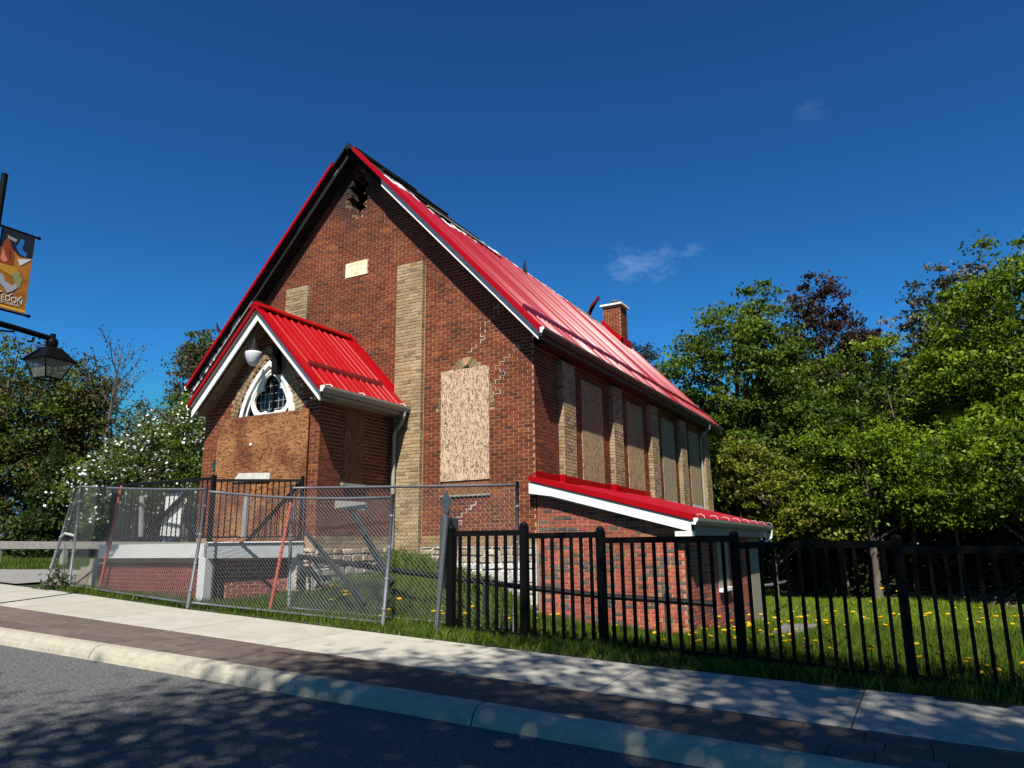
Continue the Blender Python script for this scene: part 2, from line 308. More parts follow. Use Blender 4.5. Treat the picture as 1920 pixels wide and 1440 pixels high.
for a,b in zip(sj[:-1],sj[1:]):
    mb=MB(); t=R.uniform(.93,1.05); slab(mb,a,b,yf,yb,.007,(t,t,t*R.uniform(.97,1.01))); mb.build('slab',m_conc,sw)
# stamped paver strip between kerb and sidewalk
ps=bpy.data.objects.new('paver_strip',None); COL.objects.link(ps); ps['kind']='structure'
rows=[0,.34,.66,1]
for r_ in range(3):
    x=-24+r_*.21
    while x<9:
        L_=R.choice([.32,.46,.62]); f0,f1=rows[r_],rows[r_+1]
        mb=MB(); t=R.uniform(.8,1.15)
        slab(mb,x,x+L_,lambda q:yk(q)+(yf(q)-yk(q))*f0,lambda q:yk(q)+(yf(q)-yk(q))*f1,.004,(t,t*R.uniform(.95,1.02),t*R.uniform(.92,1.03)),1,.05,-.002+R.uniform(-.002,.002))
        mb.build('paver',m_pave,ps); x+=L_
# driveway left of the church and short path on the lawn
def patch(name,poly_x,ya,yb_,dz,mt,ny=8):
    mb=MB();vs=[];n=len(poly_x)
    for x in poly_x:
        for j in range(ny+1):
            y=ya(x)+(yb_(x)-ya(x))*j/ny; vs.append((x,y,float(gz(np.array([x]),np.array([y]))[0])+dz))
    mb.add(vs,[(i*(ny+1)+j,(i+1)*(ny+1)+j,(i+1)*(ny+1)+j+1,i*(ny+1)+j+1) for i in range(n-1) for j in range(ny)])
    return mb.build(name,mt,kind='structure')
patch('driveway',[float(v) for v in np.arange(-22,-15.6,.8)],lambda x:yb(x)+.02,lambda x:9.2+(x+22)*.9 if x<-19 else 12.2,.03,m_asph2)
patch('garden_path',[float(v) for v in np.arange(-2.8,-1.9,.15)],lambda x:13.0,lambda x:17.0,.035,mat('worn_path',(.13,.12,.105),.95,noise=.35,nscale=9),16)
# ------------------------------------------------------------------ church
XC=-11.03; YF=12.5; XW=-6.336; XWL=-15.72; YB=26.05; ZR=11.12; SL=1.073
church=thing('church','red brick church with a red metal roof, burnt ridge and boarded up windows','church',(XC,YF,.3))
def cpart(mb,name,mt,parent=None,**k):
    o=mb.build(name,mt,parent or church,**k)
    if o.parent is church: o.matrix_parent_inverse=Matrix.Translation((-XC,-YF,-.3))
    return o
def cempty(name,parent=None):
    o=bpy.data.objects.new(name,None); COL.objects.link(o); o.parent=parent or church
    if o.parent is church: o.matrix_parent_inverse=Matrix.Translation((-XC,-YF,-.3))
    return o
CAM=Vector((0,0,1.6)); BR=[]    # every brick: wall, centre, axes, half length, tint
def red_tint():
    k=R.random()
    if k<.06: c=(.30,.070,.010)
    elif k<.13: c=(.11,.024,.008)
    elif k<.38: c=(.225,.046,.009)
    else: c=(.195,.036,.008)
    s=R.uniform(.62,.95); return tuple(v*s for v in c)
def buff_tint():
    k=R.random(); c=(.50,.36,.19) if k<.75 else ((.40,.25,.11) if k<.9 else (.30,.21,.12)); s=R.uniform(.62,.84); return tuple(v*s for v in c)
def dim_tint():
    k=R.random()
    if k<.74: c=(.34,.080,.048); s=R.uniform(.8,1.25)
    elif k<.95: c=(.095,.075,.062); s=R.uniform(.7,1.3)
    else: c=(.36,.14,.05); s=1
    return tuple(v*s for v in c)
def bricks(wall,org,u,n,u0,u1,z0,z1,tintf,L=.2175,H=.0726,j=.0095,rng=None,hole=None,proud=.006,vis=None):
    org=Vector(org);u=Vector(u);n=Vector(n); k=0; z=z0
    while z+H<=z1+.001:
        a,b=(u0,u1) if rng is None else rng(z+H/2); a=max(a,u0);b=min(b,u1)
        if b-a>.05:
            x=u0-(L/2 if k%2 else 0)
            while x<b:
                p,q=max(x,a),min(x+L,b); x+=L
                if q-p<.045: continue
                seg=[(p,q)]
                if isinstance(hole,list) or isinstance(hole,tuple):
                    for h0 in hole:
                        if callable(h0):
                            seg=[g for g in seg if not h0((g[0]+g[1])/2,z+H/2)]
                        elif h0[2]<z+H/2<h0[3]:
                            ns=[]
                            for g in seg:
                                if g[0]<h0[0]: ns.append((g[0],min(g[1],h0[0])))
                                if g[1]>h0[1]: ns.append((max(g[0],h0[1]),g[1]))
                            seg=ns
                for p_,q_ in seg:
                    if q_-p_<.03: continue
                    BR.append((wall,org+u*((p_+q_)/2)+Vector((0,0,z+H/2))+n*(proud+R.uniform(-.0015,.0022)),u,n,(q_-p_)/2-j/2,(H-j)/2,tintf()))
        z+=H;k+=1
def rectholes(*rs): return list(rs)
def wallgrid(mb,org,u,n,u0,u1,z0,z1,th,rng=None,cut=None,st=.15,c=(1,1,1)):
    """mortar backing: flat strips, cells inside cut() left open"""
    org=Vector(org);u=Vector(u);n=Vector(n);z=z0
    while z<z1-1e-6:
        zz=min(z+st,z1); a,b=(u0,u1) if rng is None else rng((z+zz)/2); a=max(a,u0);b=min(b,u1)
        segs=[(a,b)]
        if cut:
            segs=[];x=a
            k=max(1,int((b-a)/st)); e=[a+(b-a)*i/k for i in range(k+1)]; cur=None
            for p,q in zip(e[:-1],e[1:]):
                if cut((p+q)/2,(z+zz)/2):
                    if cur is not None: segs.append((cur,p)); cur=None
                elif cur is None: cur=p
            if cur is not None: segs.append((cur,b))
        for p,q in segs:
            if q-p<.01: continue
            P=[org+u*p+Vector((0,0,z)),org+u*q+Vector((0,0,z)),org+u*q+Vector((0,0,zz)),org+u*p+Vector((0,0,zz))]
            mb.prism(P,-n*th,c)
        z=zz
MC=(.43,.26,.145)        # mortar colour
# front gable wall
def grng(z): 
    h=(ZR-.16-z)/SL; return (XC-min(h,XC-XWL),XC+min(h,XW-XC))
def inhole(x,z,hw=0):    # the burnt hole in the gable
    dx=(x+10.98)/.30; dz=(z-9.92)/.55; return dx*dx+dz*dz<1+.35*math.sin(x*23+z*17)
fh=rectholes((-8.47,-7.36,2.66,5.2),(-11.29,-10.635,7.83,8.19),(-9.69,-8.97,0,7.79),(-13.1,-12.39,0,7.79))
def archhole(cx,zsp,w_,Rr):
    def f(x,z):
        if z<zsp: return abs(x-cx)<w_ and z>zsp-.06
        d=abs(x-cx)+ (Rr-w_); return d*d+(z-zsp)**2<Rr*Rr and abs(x-cx)<w_
    return f
farch=archhole(-7.915,4.35,.66,1.37)
front=cempty('front_wall')
mb=MB(); wallgrid(mb,(0,YF,0),(1,0,0),(0,-1,0),XWL,XW,1.5,ZR,.3,grng,lambda x,z:inhole(x,z),.0726,MC); cpart(mb,'mortar_backing',m_mortar,front)
bricks('front',(0,YF,0),(1,0,0),(0,-1,0),XWL,XW,1.83,ZR,red_tint,rng=grng,hole=fh+[inhole,farch])
bricks('front',(0,YF,0),(1,0,0),(0,-1,0),XWL,XW,1.61,1.83,lambda:tuple(v*R.uniform(.6,1) for v in (.36,.23,.11)))
# side wall
side=cempty('side_wall')
mb=MB(); wallgrid(mb,(XW,0,0),(0,1,0),(1,0,0),YF+.3,YB,-.2,5.5,.3,None,None,.5,MC)
wallgrid(mb,(XWL+.3,0,0),(0,1,0),(1,0,0),YF+.3,YB,-.2,5.5,.3,None,None,2,MC)
mb.prism([(XWL,YB,-.2),(XW,YB,-.2),(XW,YB,5.5),(XC+.9,YB,9.9),(XC-.9,YB,9.9),(XWL,YB,5.5)],(0,.3,0),MC); cpart(mb,'mortar_backing',m_mortar,side)
WB=[(14.80+2.92*k,14.80+2.92*k+1.2) for k in range(4)]; PB=[(13.58+2.88*k,13.58+2.88*k+.62) for k in range(5)]
sh=rectholes(*[(a,b,2.9,5.25) for a,b in WB])
bricks('side',(XW,0,0),(0,1,0),(1,0,0),YF-.006,YB,2.05,5.5,red_tint,hole=sh)
bricks('side',(XW,0,0),(0,1,0),(1,0,0),19.5,YB,-.1,2.05,red_tint,H=.0726)
# pilasters (buff brick)
def pilaster(nm,org,u,n,u0,u1,z0,z1,d):
    e=cempty('pilaster'); mb=MB(); o=Vector(org);U=Vector(u);Nn=Vector(n)
    mb.prism([o+U*u0+Vector((0,0,z0)),o+U*u1+Vector((0,0,z0)),o+U*u1+Vector((0,0,z1)),o+U*u0+Vector((0,0,z1))],Nn*d,(.36,.28,.18)); cpart(mb,'pilaster_core',m_mortar,e)
    bricks(nm,o+Nn*d,u,n,u0,u1,z0,z1,buff_tint,L=.2245)
    bricks(nm,o+U*u0,n,-U,0,d+.006,z0,z1,buff_tint); bricks(nm,o+U*u1,n,U,0,d+.006,z0,z1,buff_tint)
    return e
PIL={}
PIL['pa']=pilaster('pa',(0,YF,0),(1,0,0),(0,-1,0),-9.675,-8.985,1.4,7.79,.11)
PIL['pb']=pilaster('pb',(0,YF,0),(1,0,0),(0,-1,0),-13.085,-12.39,1.4,7.85,.11)
for i,(a,b) in enumerate(PB): PIL['s%d'%i]=pilaster('s%d'%i,(XW,0,0),(0,1,0),(1,0,0),a,b,1.9,5.40,.13)
# extension (lean-to) with mixed modern brick
ext=cempty('extension_wall'); EX=-3.55; EYB=19.15
def erng(z): h=(2.72-z)/.268; return (XW,min(EX,XW+h))
mb=MB(); wallgrid(mb,(0,YF-.015,0),(1,0,0),(0,-1,0),XW+.04,EX,-.4,2.72,.25,erng,None,.067,MC)
wallgrid(mb,(EX,0,0),(0,1,0),(1,0,0),YF+.235,EYB,-.5,1.95,.25,None,None,.5,MC)
mb.box((XW+.3,EYB-.25,-.5),(EX,EYB,1.9),MC); cpart(mb,'mortar_backing',m_mortar,ext)
bricks('ext',(0,YF-.015,0),(1,0,0),(0,-1,0),XW+.045,EX,-.0,2.72,dim_tint,L=.20,H=.0667,rng=erng)
eh=rectholes((14.75,15.65,.74,1.95),(17.80,19.1,-.4,1.95))
bricks('ext',(EX,0,0),(0,1,0),(1,0,0),YF-.021,EYB,-.27,1.95,dim_tint,L=.20,H=.0667,hole=eh)
# porch
PX0,PX1,PY,PZ=-12.9,-9.70,10.2,6.34; PC=-11.10; PSL=1.04
porch=cempty('porch_wall')
def prng(z): h=(PZ-.12-z)/PSL; return (max(PX0,PC-h),min(PX1,PC+h))
parch=archhole(-11.145,3.9,1.03,2.00); parch_in=archhole(-11.145,3.9,.82,1.72)
mb=MB(); wallgrid(mb,(0,PY,0),(1,0,0),(0,-1,0),PX0,PX1,1.5,PZ,.2,prng,lambda x,z:parch_in(x,z) and z>3.85,.0726,MC)
wallgrid(mb,(PX1,0,0),(0,1,0),(1,0,0),PY+.2,YF,1.5,4.35,.2,None,None,.5,MC); wallgrid(mb,(PX0+.2,0,0),(0,1,0),(1,0,0),PY+.2,YF,1.5,4.35,.2,None,None,2,MC)
cpart(mb,'mortar_backing',m_mortar,porch)
bricks('porch',(0,PY,0),(1,0,0),(0,-1,0),PX0,PX1,1.83,PZ,red_tint,rng=prng,hole=[parch])
bricks('porch',(PX1,0,0),(0,1,0),(1,0,0),PY-.006,YF,1.83,4.4,red_tint,hole=rectholes((10.86,11.46,2.80,4.5)))
bricks('porch',(PX1,0,0),(0,1,0),(1,0,0),PY-.006,YF,1.61,1.83,buff_tint)
# chimney
chim=cempty('chimney'); mb=MB(); mb.box((-9.66,24.95,8.6),(-8.97,25.65,10.44),MC); cpart(mb,'chimney_core',m_mortar,chim)
bricks('chim',(0,24.95,0),(1,0,0),(0,-1,0),-9.66,-8.97,8.7,10.44,red_tint); bricks('chim',(-8.97,0,0),(0,1,0),(1,0,0),24.944,25.65,8.7,10.44,red_tint)
mb=MB(); mb.box((-9.75,24.86,10.44),(-8.88,25.74,10.51)); cpart(mb,'chimney_cap',m_white,chim)
mb=MB(); mb.lathe((-9.3,25.3,10.51),[(.13,0),(.13,.16),(.17,.17),(.17,.21),(.12,.23)],12); cpart(mb,'flue_pot',m_galv,chim)
mb=MB(); mb.prism([(-9.72,24.90,ZR-SL*1.31),(-8.86,24.90,ZR-SL*2.17),(-8.86,24.90,ZR-SL*2.17+.26),(-9.72,24.90,ZR-SL*1.31+.26)],(0,.04,0)); mb.prism([(-8.96,24.9,ZR-SL*2.07-.02),(-8.96,25.8,ZR-SL*2.07-.02),(-8.96,25.8,ZR-SL*2.07+.26),(-8.96,24.9,ZR-SL*2.07+.26)],(.08,0,0)); cpart(mb,'flashing',m_red,chim)
# pointed arches of buff brick
def arch(nm,cx,zsp,w_,Rr,yy,th,ring,nv,z_from,parent,skip=None):
    """two-centred arch: voussoirs from outer radius Rr inwards by th"""
    cxr=cx+w_-Rr; a_end=math.acos((cx-cxr)/(Rr-th))
    for sgn in (1,-1):
        for ri in range(ring):
            ro=Rr-th*ri/ring; rin=Rr-th*(ri+1)/ring
            for i in range(nv):
                a0=a_end*i/nv+.004; a1=a_end*(i+1)/nv-.004
                zz=zsp+ro*math.sin(a0)
                if skip and skip(zsp+rin*math.sin((a0+a1)/2),sgn): continue
                P=[(cxr+(ro-.005)*math.cos(a0),zsp+(ro-.005)*math.sin(a0)),(cxr+(ro-.005)*math.cos(a1),zsp+(ro-.005)*math.sin(a1)),(cxr+(rin+.004)*math.cos(a1),zsp+(rin+.004)*math.sin(a1)),(cxr+(rin+.004)*math.cos(a0),zsp+(rin+.004)*math.sin(a0))]
                P=[(cx+sgn*(x-cx),yy,z) for x,z in P]
                if sgn<0: P=P[::-1]
                mb=MB(); tt_=buff_tint(); tt_=tuple(v*(.62 if nm=='w' else .8) for v in tt_); mb.prism(P,(0,.05,0),tt_); cpart(mb,'arch_brick',m_brick,parent)
ar1=cempty('window_arch'); arch('w',-7.915,4.35,.69,1.40,YF-.012,.23,1,15,4.3,ar1)
mb=MB()
for k in range(9):
    z=4.35+k*.13; 
mb.prism([(-8.42,YF+.03,4.4),(-7.42,YF+.03,4.4),(-7.5,YF+.03,4.9),(-7.915,YF+.03,5.33),(-8.33,YF+.03,4.9)],(0,.05,0)); cpart(mb,'arch_infill',mat('grey_infill',(.26,.22,.20),.9,noise=.3,nscale=14),ar1)
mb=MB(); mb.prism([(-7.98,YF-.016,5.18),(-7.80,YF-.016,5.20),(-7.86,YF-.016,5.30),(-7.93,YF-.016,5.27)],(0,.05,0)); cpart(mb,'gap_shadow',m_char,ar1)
ar2=cempty('window_arch'); arch('p',-11.145,3.9,1.03,2.00,PY-.012,.205,2,22,3.9,ar2)
# ---- bricks: the nearest 300 singly, the others joined wall by wall
def brick_geo(c,u,n,hl,hh,dep=.014):
    z=Vector((0,0,hh)); a=u*hl; d=n*dep; b=n*.0018
    o=[c-a-z-d,c+a-z-d,c+a+z-d,c-a+z-d]; e=.0025
    a2=u*(hl-e); z2=Vector((0,0,hh-e)); t=[c-a2-z2,c+a2-z2,c+a2+z2,c-a2+z2]
    return o+t
BF=[(4,5,6,7),(0,1,5,4),(1,2,6,5),(2,3,7,6),(3,0,4,7)]
ann={'front':front,'side':side,'ext':ext,'porch':porch,'chim':chim}; ann.update(PIL)
def seen(b):
    c=b[1]; w_=b[0]
    if w_=='front' and c.x<-6.3 and c.z<1.0: return False
    return True
def rank(b):
    v=b[1]-CAM; return v.length/max(.25,abs(v.normalized().dot(b[3])))**.5
red=[b for b in BR if b[0] in('front','ext','porch','side','chim')]; buf=[b for b in BR if b[0] not in('front','ext','porch','side','chim')]
red.sort(key=rank); buf.sort(key=rank)
single=red[:300]+buf[:90]; rest=red[300:]+buf[90:]
for b in single:
    mb=MB(); loc=b[1]; vs=brick_geo(Vector((0,0,0)),b[2],b[3],b[4],b[5]); mb.add(vs,BF,b[6])
    me=bpy.data.meshes.new('brick'); me.from_pydata(mb.v,[],mb.f); at=me.attributes.new('tint','FLOAT_COLOR','FACE'); at.data.foreach_set('color',np.array([(*b[6],1)]*5,dtype=np.float32).ravel()); me.materials.append(m_brick)
    o=bpy.data.objects.new('brick',me); COL.objects.link(o); o.parent=ann[b[0]]; o.location=loc
by={}
for b in rest: by.setdefault(b[0],MB()).add(brick_geo(b[1],b[2],b[3],b[4],b[5]),BF,b[6])
for k,mb in by.items(): mb.build('brickwork',m_brick,ann[k],kind='stuff')
# stepped crack filled with pale mortar
mb=MB(); x,z=-7.86,5.56
def crack(x,z,dirs,w_):
    for i,dx in enumerate(dirs):
        if z>ZR-.35-SL*abs(x+.11-XC): break
        a_=w_*R.uniform(.45,1.1)/2; b_=w_*R.uniform(.5,1.5)/2
        if R.random()<.85: mb.box((min(x,x+dx)-b_,YF-.010,z-a_),(max(x,x+dx)+b_,YF,z+a_*R.uniform(.3,1)))
        x+=dx
        mb.prism([(x-b_,YF-.0105,z),(x+b_*.8,YF-.0105,z-.004),(x+b_*R.uniform(.4,1.3),YF-.0105,z+.04),(x+b_,YF-.0105,z+.0726),(x-b_*R.uniform(.5,1.2),YF-.0105,z+.0726)],(0,.01,0)); z+=.0726
def steps(n,p): return [(.1087 if R.random()<p else -.1087) for _ in range(n)]
crack(-7.88,5.56,steps(17,.66),.015)
crack(-7.20,4.60,steps(14,.66),.012)
crack(-8.32,1.90,[.1087,.1087,.1087,-.1087,.1087,.1087,.1087,.1087],.024)
cpart(mb,'crack_mortar',mat('pale_mortar',(.50,.44,.36),.9,noise=.3,nscale=25),front,kind='stuff')
# date stone
ds=MB(); ds.box((-11.285,YF-.02,7.838),(-10.64,YF+.02,8.185)); dso=cpart(ds,'date_stone',mat('date_stone',(.78,.74,.50),.8,noise=.12,nscale=9))
def text(s,loc,rot,size,mt,parent,name='lettering',ex=.002,sx=1):
    cu=bpy.data.curves.new(name,'FONT'); cu.body=s; cu.size=size; cu.extrude=ex; cu.align_x='CENTER'; cu.align_y='CENTER'
    o=bpy.data.objects.new(name,cu); COL.objects.link(o); bpy.context.view_layer.update()
    me=bpy.data.meshes.new_from_object(o); COL.objects.unlink(o); bpy.data.objects.remove(o)
    me.materials.clear(); me.materials.append(mt); q=bpy.data.objects.new(name,me); COL.objects.link(q)
    q.matrix_world=Matrix.Translation(loc)@rot@Matrix.Diagonal((sx,1,1,1)); q.parent=parent; return q
RX=Matrix.Rotation(math.pi/2,4,'X'); m_eng=flat('engraved_letters',(.50,.46,.24),.9)
text('METHODIST',(-10.96,YF-.021,8.115),RX,.095,m_eng,dso); text('CHURCH',(-10.96,YF-.021,8.01),RX,.085,m_eng,dso); text('1885',(-10.96,YF-.021,7.905),RX,.095,m_eng,dso)
for c_ in dso.children: c_.matrix_parent_inverse=Matrix()
# foundation stones
fnd=cempty('foundation'); mb=MB(); mb.box((-9.72,YF-.03,-.3),(XW+.01,YF+.3,1.61),(.45,.43,.38)); mb.box((PX0,PY-.03,.2),(PX1+.02,PY+.2,1.61),(.4,.36,.3)); mb.box((PX1-.2,PY+.2,.2),(PX1+.03,YF,1.61),(.25,.23,.2)); cpart(mb,'foundation_mortar',m_stone,fnd)
def stones(org,u,n,u0,u1,z0,z1,cf,big=1):
    z=z0
    while z<z1-.03:
        h=min(R.uniform(.12,.22)*big,z1-z); x=u0
        while x<u1-.03:
            l_=min(R.uniform(.16,.42)*big,u1-x); o=Vector(org)+Vector(u)*x+Vector((0,0,z)); U=Vector(u);Nn=Vector(n);g=.012
            J=lambda a:a+R.uniform(-.015,.015)
            q=[(g,g),(l_-g,g),(l_-g,h-g),(g,h-g)]; q=[(J(a),J(b)) for a,b in q]; d=R.uniform(.015,.045)
            bs=[o+U*a+Vector((0,0,b)) for a,b in q]; cx=sum(a for a,b in q)/4; cz=sum(b for a,b in q)/4
            tp=[o+U*(cx+(a-cx)*.82)+Vector((0,0,cz+(b-cz)*.78))+Nn*d*R.uniform(.7,1.1) for a,b in q]
            m2=MB(); s=R.uniform(.75,1.15); c=cf(); m2.add(bs+tp,[(4,5,6,7),(0,1,5,4),(1,2,6,5),(2,3,7,6),(3,0,4,7)],tuple(v*s for v in c)); cpart(m2,'stone',m_stone,fnd)
            x+=l_
        z+=h
white_st=lambda:R.choice([(.68,.66,.60),(.62,.60,.56),(.72,.69,.61),(.50,.48,.43)])
tan_st=lambda:R.choice([(.42,.33,.22),(.36,.27,.17),(.5,.42,.30)])
stones((0,YF-.03,0),(1,0,0),(0,-1,0),-8.98,XW+.01,.1,1.3,white_st,1.3); stones((0,YF-.03,0),(1,0,0),(0,-1,0),-8.98,XW+.01,1.3,1.61,tan_st)
stones((0,YF-.05,0),(1,0,0),(0,-1,0),-9.7,-8.98,.9,1.45,tan_st)
stones((PX1+.03,0,0),(0,1,0),(1,0,0),PY,YF-.05,.75,1.34,lambda:R.choice([(.34,.32,.28),(.25,.24,.21),(.42,.4,.34)])); stones((PX1+.03,0,0),(0,1,0),(1,0,0),PY,YF-.05,1.34,1.61,tan_st,.8)
stones((0,PY-.03,0),(1,0,0),(0,-1,0),-10.1,PX1+.03,1.0,1.61,tan_st)
# ------------------------------------------------------------------ main roof
RF,RB=12.05,27.0
def rz(x): return ZR-SL*abs(x-XC)
deck=cempty('roof'); Ltot=5.04
def top_ext(Y):     # horizontal distance from ridge where the sheathing still stands
    if Y<15.6: return 0.0
    if Y<16.4: return (Y-15.6)/.8*1.05
    return 1.02+.05*math.sin(Y*2.1)-(.12 if 22.1<Y<25 else 0)
def metal_ext(Y):
    return ipl(Y,[12.05,12.3,13.1,13.4,13.75,15.2,16.0,16.4,19,22,22.4,25.2,27],[.70,1.12,1.02,1.38,1.78,1.40,1.5,1.12,1.08,1.06,1.35,1.40,1.10])
mb=MB()
ysl=[RF+.02+i*(RB-RF-.04)/150 for i in range(151)]
for sgn in (1,-1):
    for a,b in zip(ysl[:-1],ysl[1:]):
        e=(top_ext((a+b)/2) if sgn>0 else max(top_ext((a+b)/2),0)+.02)+(R.uniform(0,.06) if a>15.5 else 0)
        xo=5.0
        P=[(XC+sgn*e,a,rz(XC+e)-.03),(XC+sgn*xo,a,rz(XC+xo)-.03),(XC+sgn*xo,a,rz(XC+xo)-.085),(XC+sgn*e,a,rz(XC+e)-.085)]
        if sgn>0: P=P[::-1]
        mb.prism(P,(0,b-a,0))
cpart(mb,'sheathing',m_char,deck)
# rafters under the sheathing (charred)
mb=MB()
for k in range(26):
    y=12.75+k*.56
    if y<15.4: e=.05
    else: e=R.uniform(.9,1.05)
    for s in (1,-1): mb.beam((XC+s*e,y,rz(XC+e)-.17),(XC+s*4.9,y,rz(XC+4.9)-.17),.05,.14)
mb.beam((XC,RF+.03,ZR-.10),(XC,15.5,ZR-.12),.05,.16)
cpart(mb,'rafter',m_char,deck)
# metal panels with trapezoid ribs
def metal(mbs,y0,y1,x_in,x_out,zfun,sgn,xc,rib=.205,rh=.026,nrm=.0):
    y=y0; k=0
    nb=max(1,round((y1-y0)/rib)); rib=(y1-y0)/nb
    for i in range(nb):
        a=y0+i*rib; q_=R.uniform(-.006,.006); k_=R.uniform(.75,1.3); t_=R.uniform(-.003,.003); pr=[(0,0),(rib-.052+q_,t_),(rib-.037+q_,rh*k_),(rib-.014,rh*k_),(rib,0)]
        yield i,a,pr,rib
PAN=4
def metal_slope(parent,y0,y1,ext_fn,xo,xc,zf,sgn,mt,name='metal_panel',lift=.0,jag=.05):
    cur=None
    for i,a,pr,rib in metal(None,y0,y1,0,0,None,sgn,xc):
        if i%PAN==0: cur=MB()
        xi=ext_fn(a+rib/2)+(R.uniform(-jag,jag) if jag else 0); vs=[]
        for dy,h in pr:
            for x in (xi,xo): 
                hx=x; vs.append((xc+sgn*hx+sgn*h*.7,a+dy,zf(hx)+lift+h*.7))
        fs=[(2*j,2*j+1,2*j+3,2*j+2) if sgn>0 else (2*j+2,2*j+3,2*j+1,2*j) for j in range(4)]
        cur.add(vs,fs)
        if i%PAN==PAN-1: cpart(cur,name,mt,parent); cur=None
    if cur: cpart(cur,name,mt,parent)
zm=lambda h:ZR-SL*h
metal_slope(deck,RF+.10,RB-.1,metal_ext,5.05,XC,zm,1,m_redfade,jag=.07)
metal_slope(deck,RF+.10,RB-.1,lambda y:max(metal_ext(y),.3),5.05,XC,zm,-1,m_redfade,jag=.05)
# torn white underlay along the broken upper edge
mb=MB()
yy=RF+.08
while yy<RB-.2:
    wd=R.uniform(.05,.16); e1=metal_ext(yy)+.03; e0=max(top_ext(yy)+.0,e1-R.uniform(.12,.36)*(1 if yy<16.5 else .6))
    h=R.uniform(.006,.035)
    if R.random()<.85: mb.prism([(XC+e0,yy,zm(e0)+h),(XC+e1,yy,zm(e1)+h*.6),(XC+e1,yy,zm(e1)+h*.6-.01),(XC+e0,yy,zm(e0)+h-.01)][::-1],(0,wd,0))
    yy+=wd*R.uniform(.9,1.3)
cpart(mb,'torn_underlay',m_rag,deck)
# loose charred boards and bent metal standing up off the roof
mb=MB()
for y0,y1,e0,e1,h in ((12.2,14.6,.12,.2,.05),(12.9,15.6,.42,.55,.04),(13.6,16.4,.9,1.05,.05),(14.2,16.9,1.25,1.5,.05),(12.1,13.6,.3,.28,.03)):
    mb.beam((XC+e0,y0,zm(e0)+h*.5),(XC+e1,y1,zm(e1)+h*.5+.01),.07,.022)
cpart(mb,'charred_board',m_char,deck)
mb=MB()
m_bat=mat('raw_batten',(.5,.44,.33),.9,noise=.4,nscale=20)
for y0,y1,e in ((22.2,25.3,1.22),(22.6,25.6,1.36),(13.8,16.6,1.15)):
    mb=MB(); mb.beam((XC+e,y0,zm(e)+.03),(XC+e+.06,y1,zm(e+.06)+.03),.05,.03); cpart(mb,'exposed_batten',m_bat,deck)
def spike(pts,w_,mt=m_reddk):
    mb=MB(); mb.prism(pts,w_); cpart(mb,'bent_metal',mt,deck)
e=1.25; spike([(XC+e-.05,18.7,zm(e)-.0),(XC+e+.11,18.7,zm(e)-.1),(XC+e+.02,18.75,zm(e)+.42)],(0,.05,0),m_char)
spike([(XC+1.05,23.9,zm(1.1)-.05),(XC+1.20,23.9,zm(1.2)-.1),(XC+1.28,23.9,zm(1.1)+.28),(XC+1.62,23.9,zm(1.1)+.62),(XC+1.66,23.9,zm(1.1)+.52),(XC+1.62,23.9,zm(1.1)+.45)],(.0,.06,0))
spike([(XC-3.92,12.1,zm(3.92)-.02),(XC-3.80,12.1,zm(3.80)-.02),(XC-4.05,12.1,zm(3.92)+.14),(XC-4.17,12.1,zm(3.92)+.36),(XC-4.15,12.1,zm(3.92)+.14)],(0,.03,0),m_char)
# snow guard rail
def profile_rail(mb,x,y0,y1,z,s,hgt=.11,wd=.05,tilt=0):
    mb.prism([(x-wd,y0,z+wd*s),(x+wd,y0,z-wd*s),(x+wd*.9,y0,z-wd*s+hgt*.75),(x,y0,z+hgt)],(0,y1-y0,0))
mb=MB(); xg=XC+4.52; profile_rail(mb,xg,12.45,26.6,zm(4.52),SL,.12,.05); cpart(mb,'snow_guard',m_reddk,deck)
# rake trims, fascia, soffit
def rake(sgn,e0,e1,y,dz0,dz1,th,mt,name,xc=XC,zt=ZR,sl=SL,parent=None,jag=False):
    mb=MB(); n=24 if jag else 1
    for i in range(n):
        a=e0+(e1-e0)*i/n;b=e0+(e1-e0)*(i+1)/n
        if jag and R.random()<.12: continue
        j0=R.uniform(-.03,.03) if jag else 0; j1=R.uniform(-.03,.03) if jag else 0
        P=[(xc+sgn*a,y,zt-sl*a+dz0+j0),(xc+sgn*b,y,zt-sl*b+dz0+j0),(xc+sgn*b,y,zt-sl*b+dz1+j1),(xc+sgn*a,y,zt-sl*a+dz1+j1)]
        if sgn>0: P=P[::-1]
        mb.prism(P,(0,th,0))
    return cpart(mb,name,mt,parent or deck)
rake(1,.22,5.06,RF-.02,.045,-.085,.14,m_red,'rake_trim'); rake(-1,.42,5.06,RF-.02,.03,-.07,.14,m_red,'rake_trim')
rake(1,1.05,5.0,RF+.06,-.095,-.275,.03,m_white,'fascia_board'); rake(1,.95,2.1,RF+.12,-.06,-.20,.02,m_dirty,'peeling_fascia',jag=True)
rake(1,.05,1.3,RF+.13,-.10,-.2,.03,m_char,'charred_fascia')
rake(-1,.05,3.6,RF+.13,-.10,-.30,.03,m_char,'charred_fascia'); rake(-1,3.4,5.0,RF+.12,-.10,-.27,.03,m_dirty,'fascia_board',jag=False); 
rake(-1,.35,1.6,RF+.125,-.17,-.21,.03,m_timber,'split_board'); rake(-1,3.0,4.2,RF+.11,-.24,-.28,.03,m_timber,'split_board')
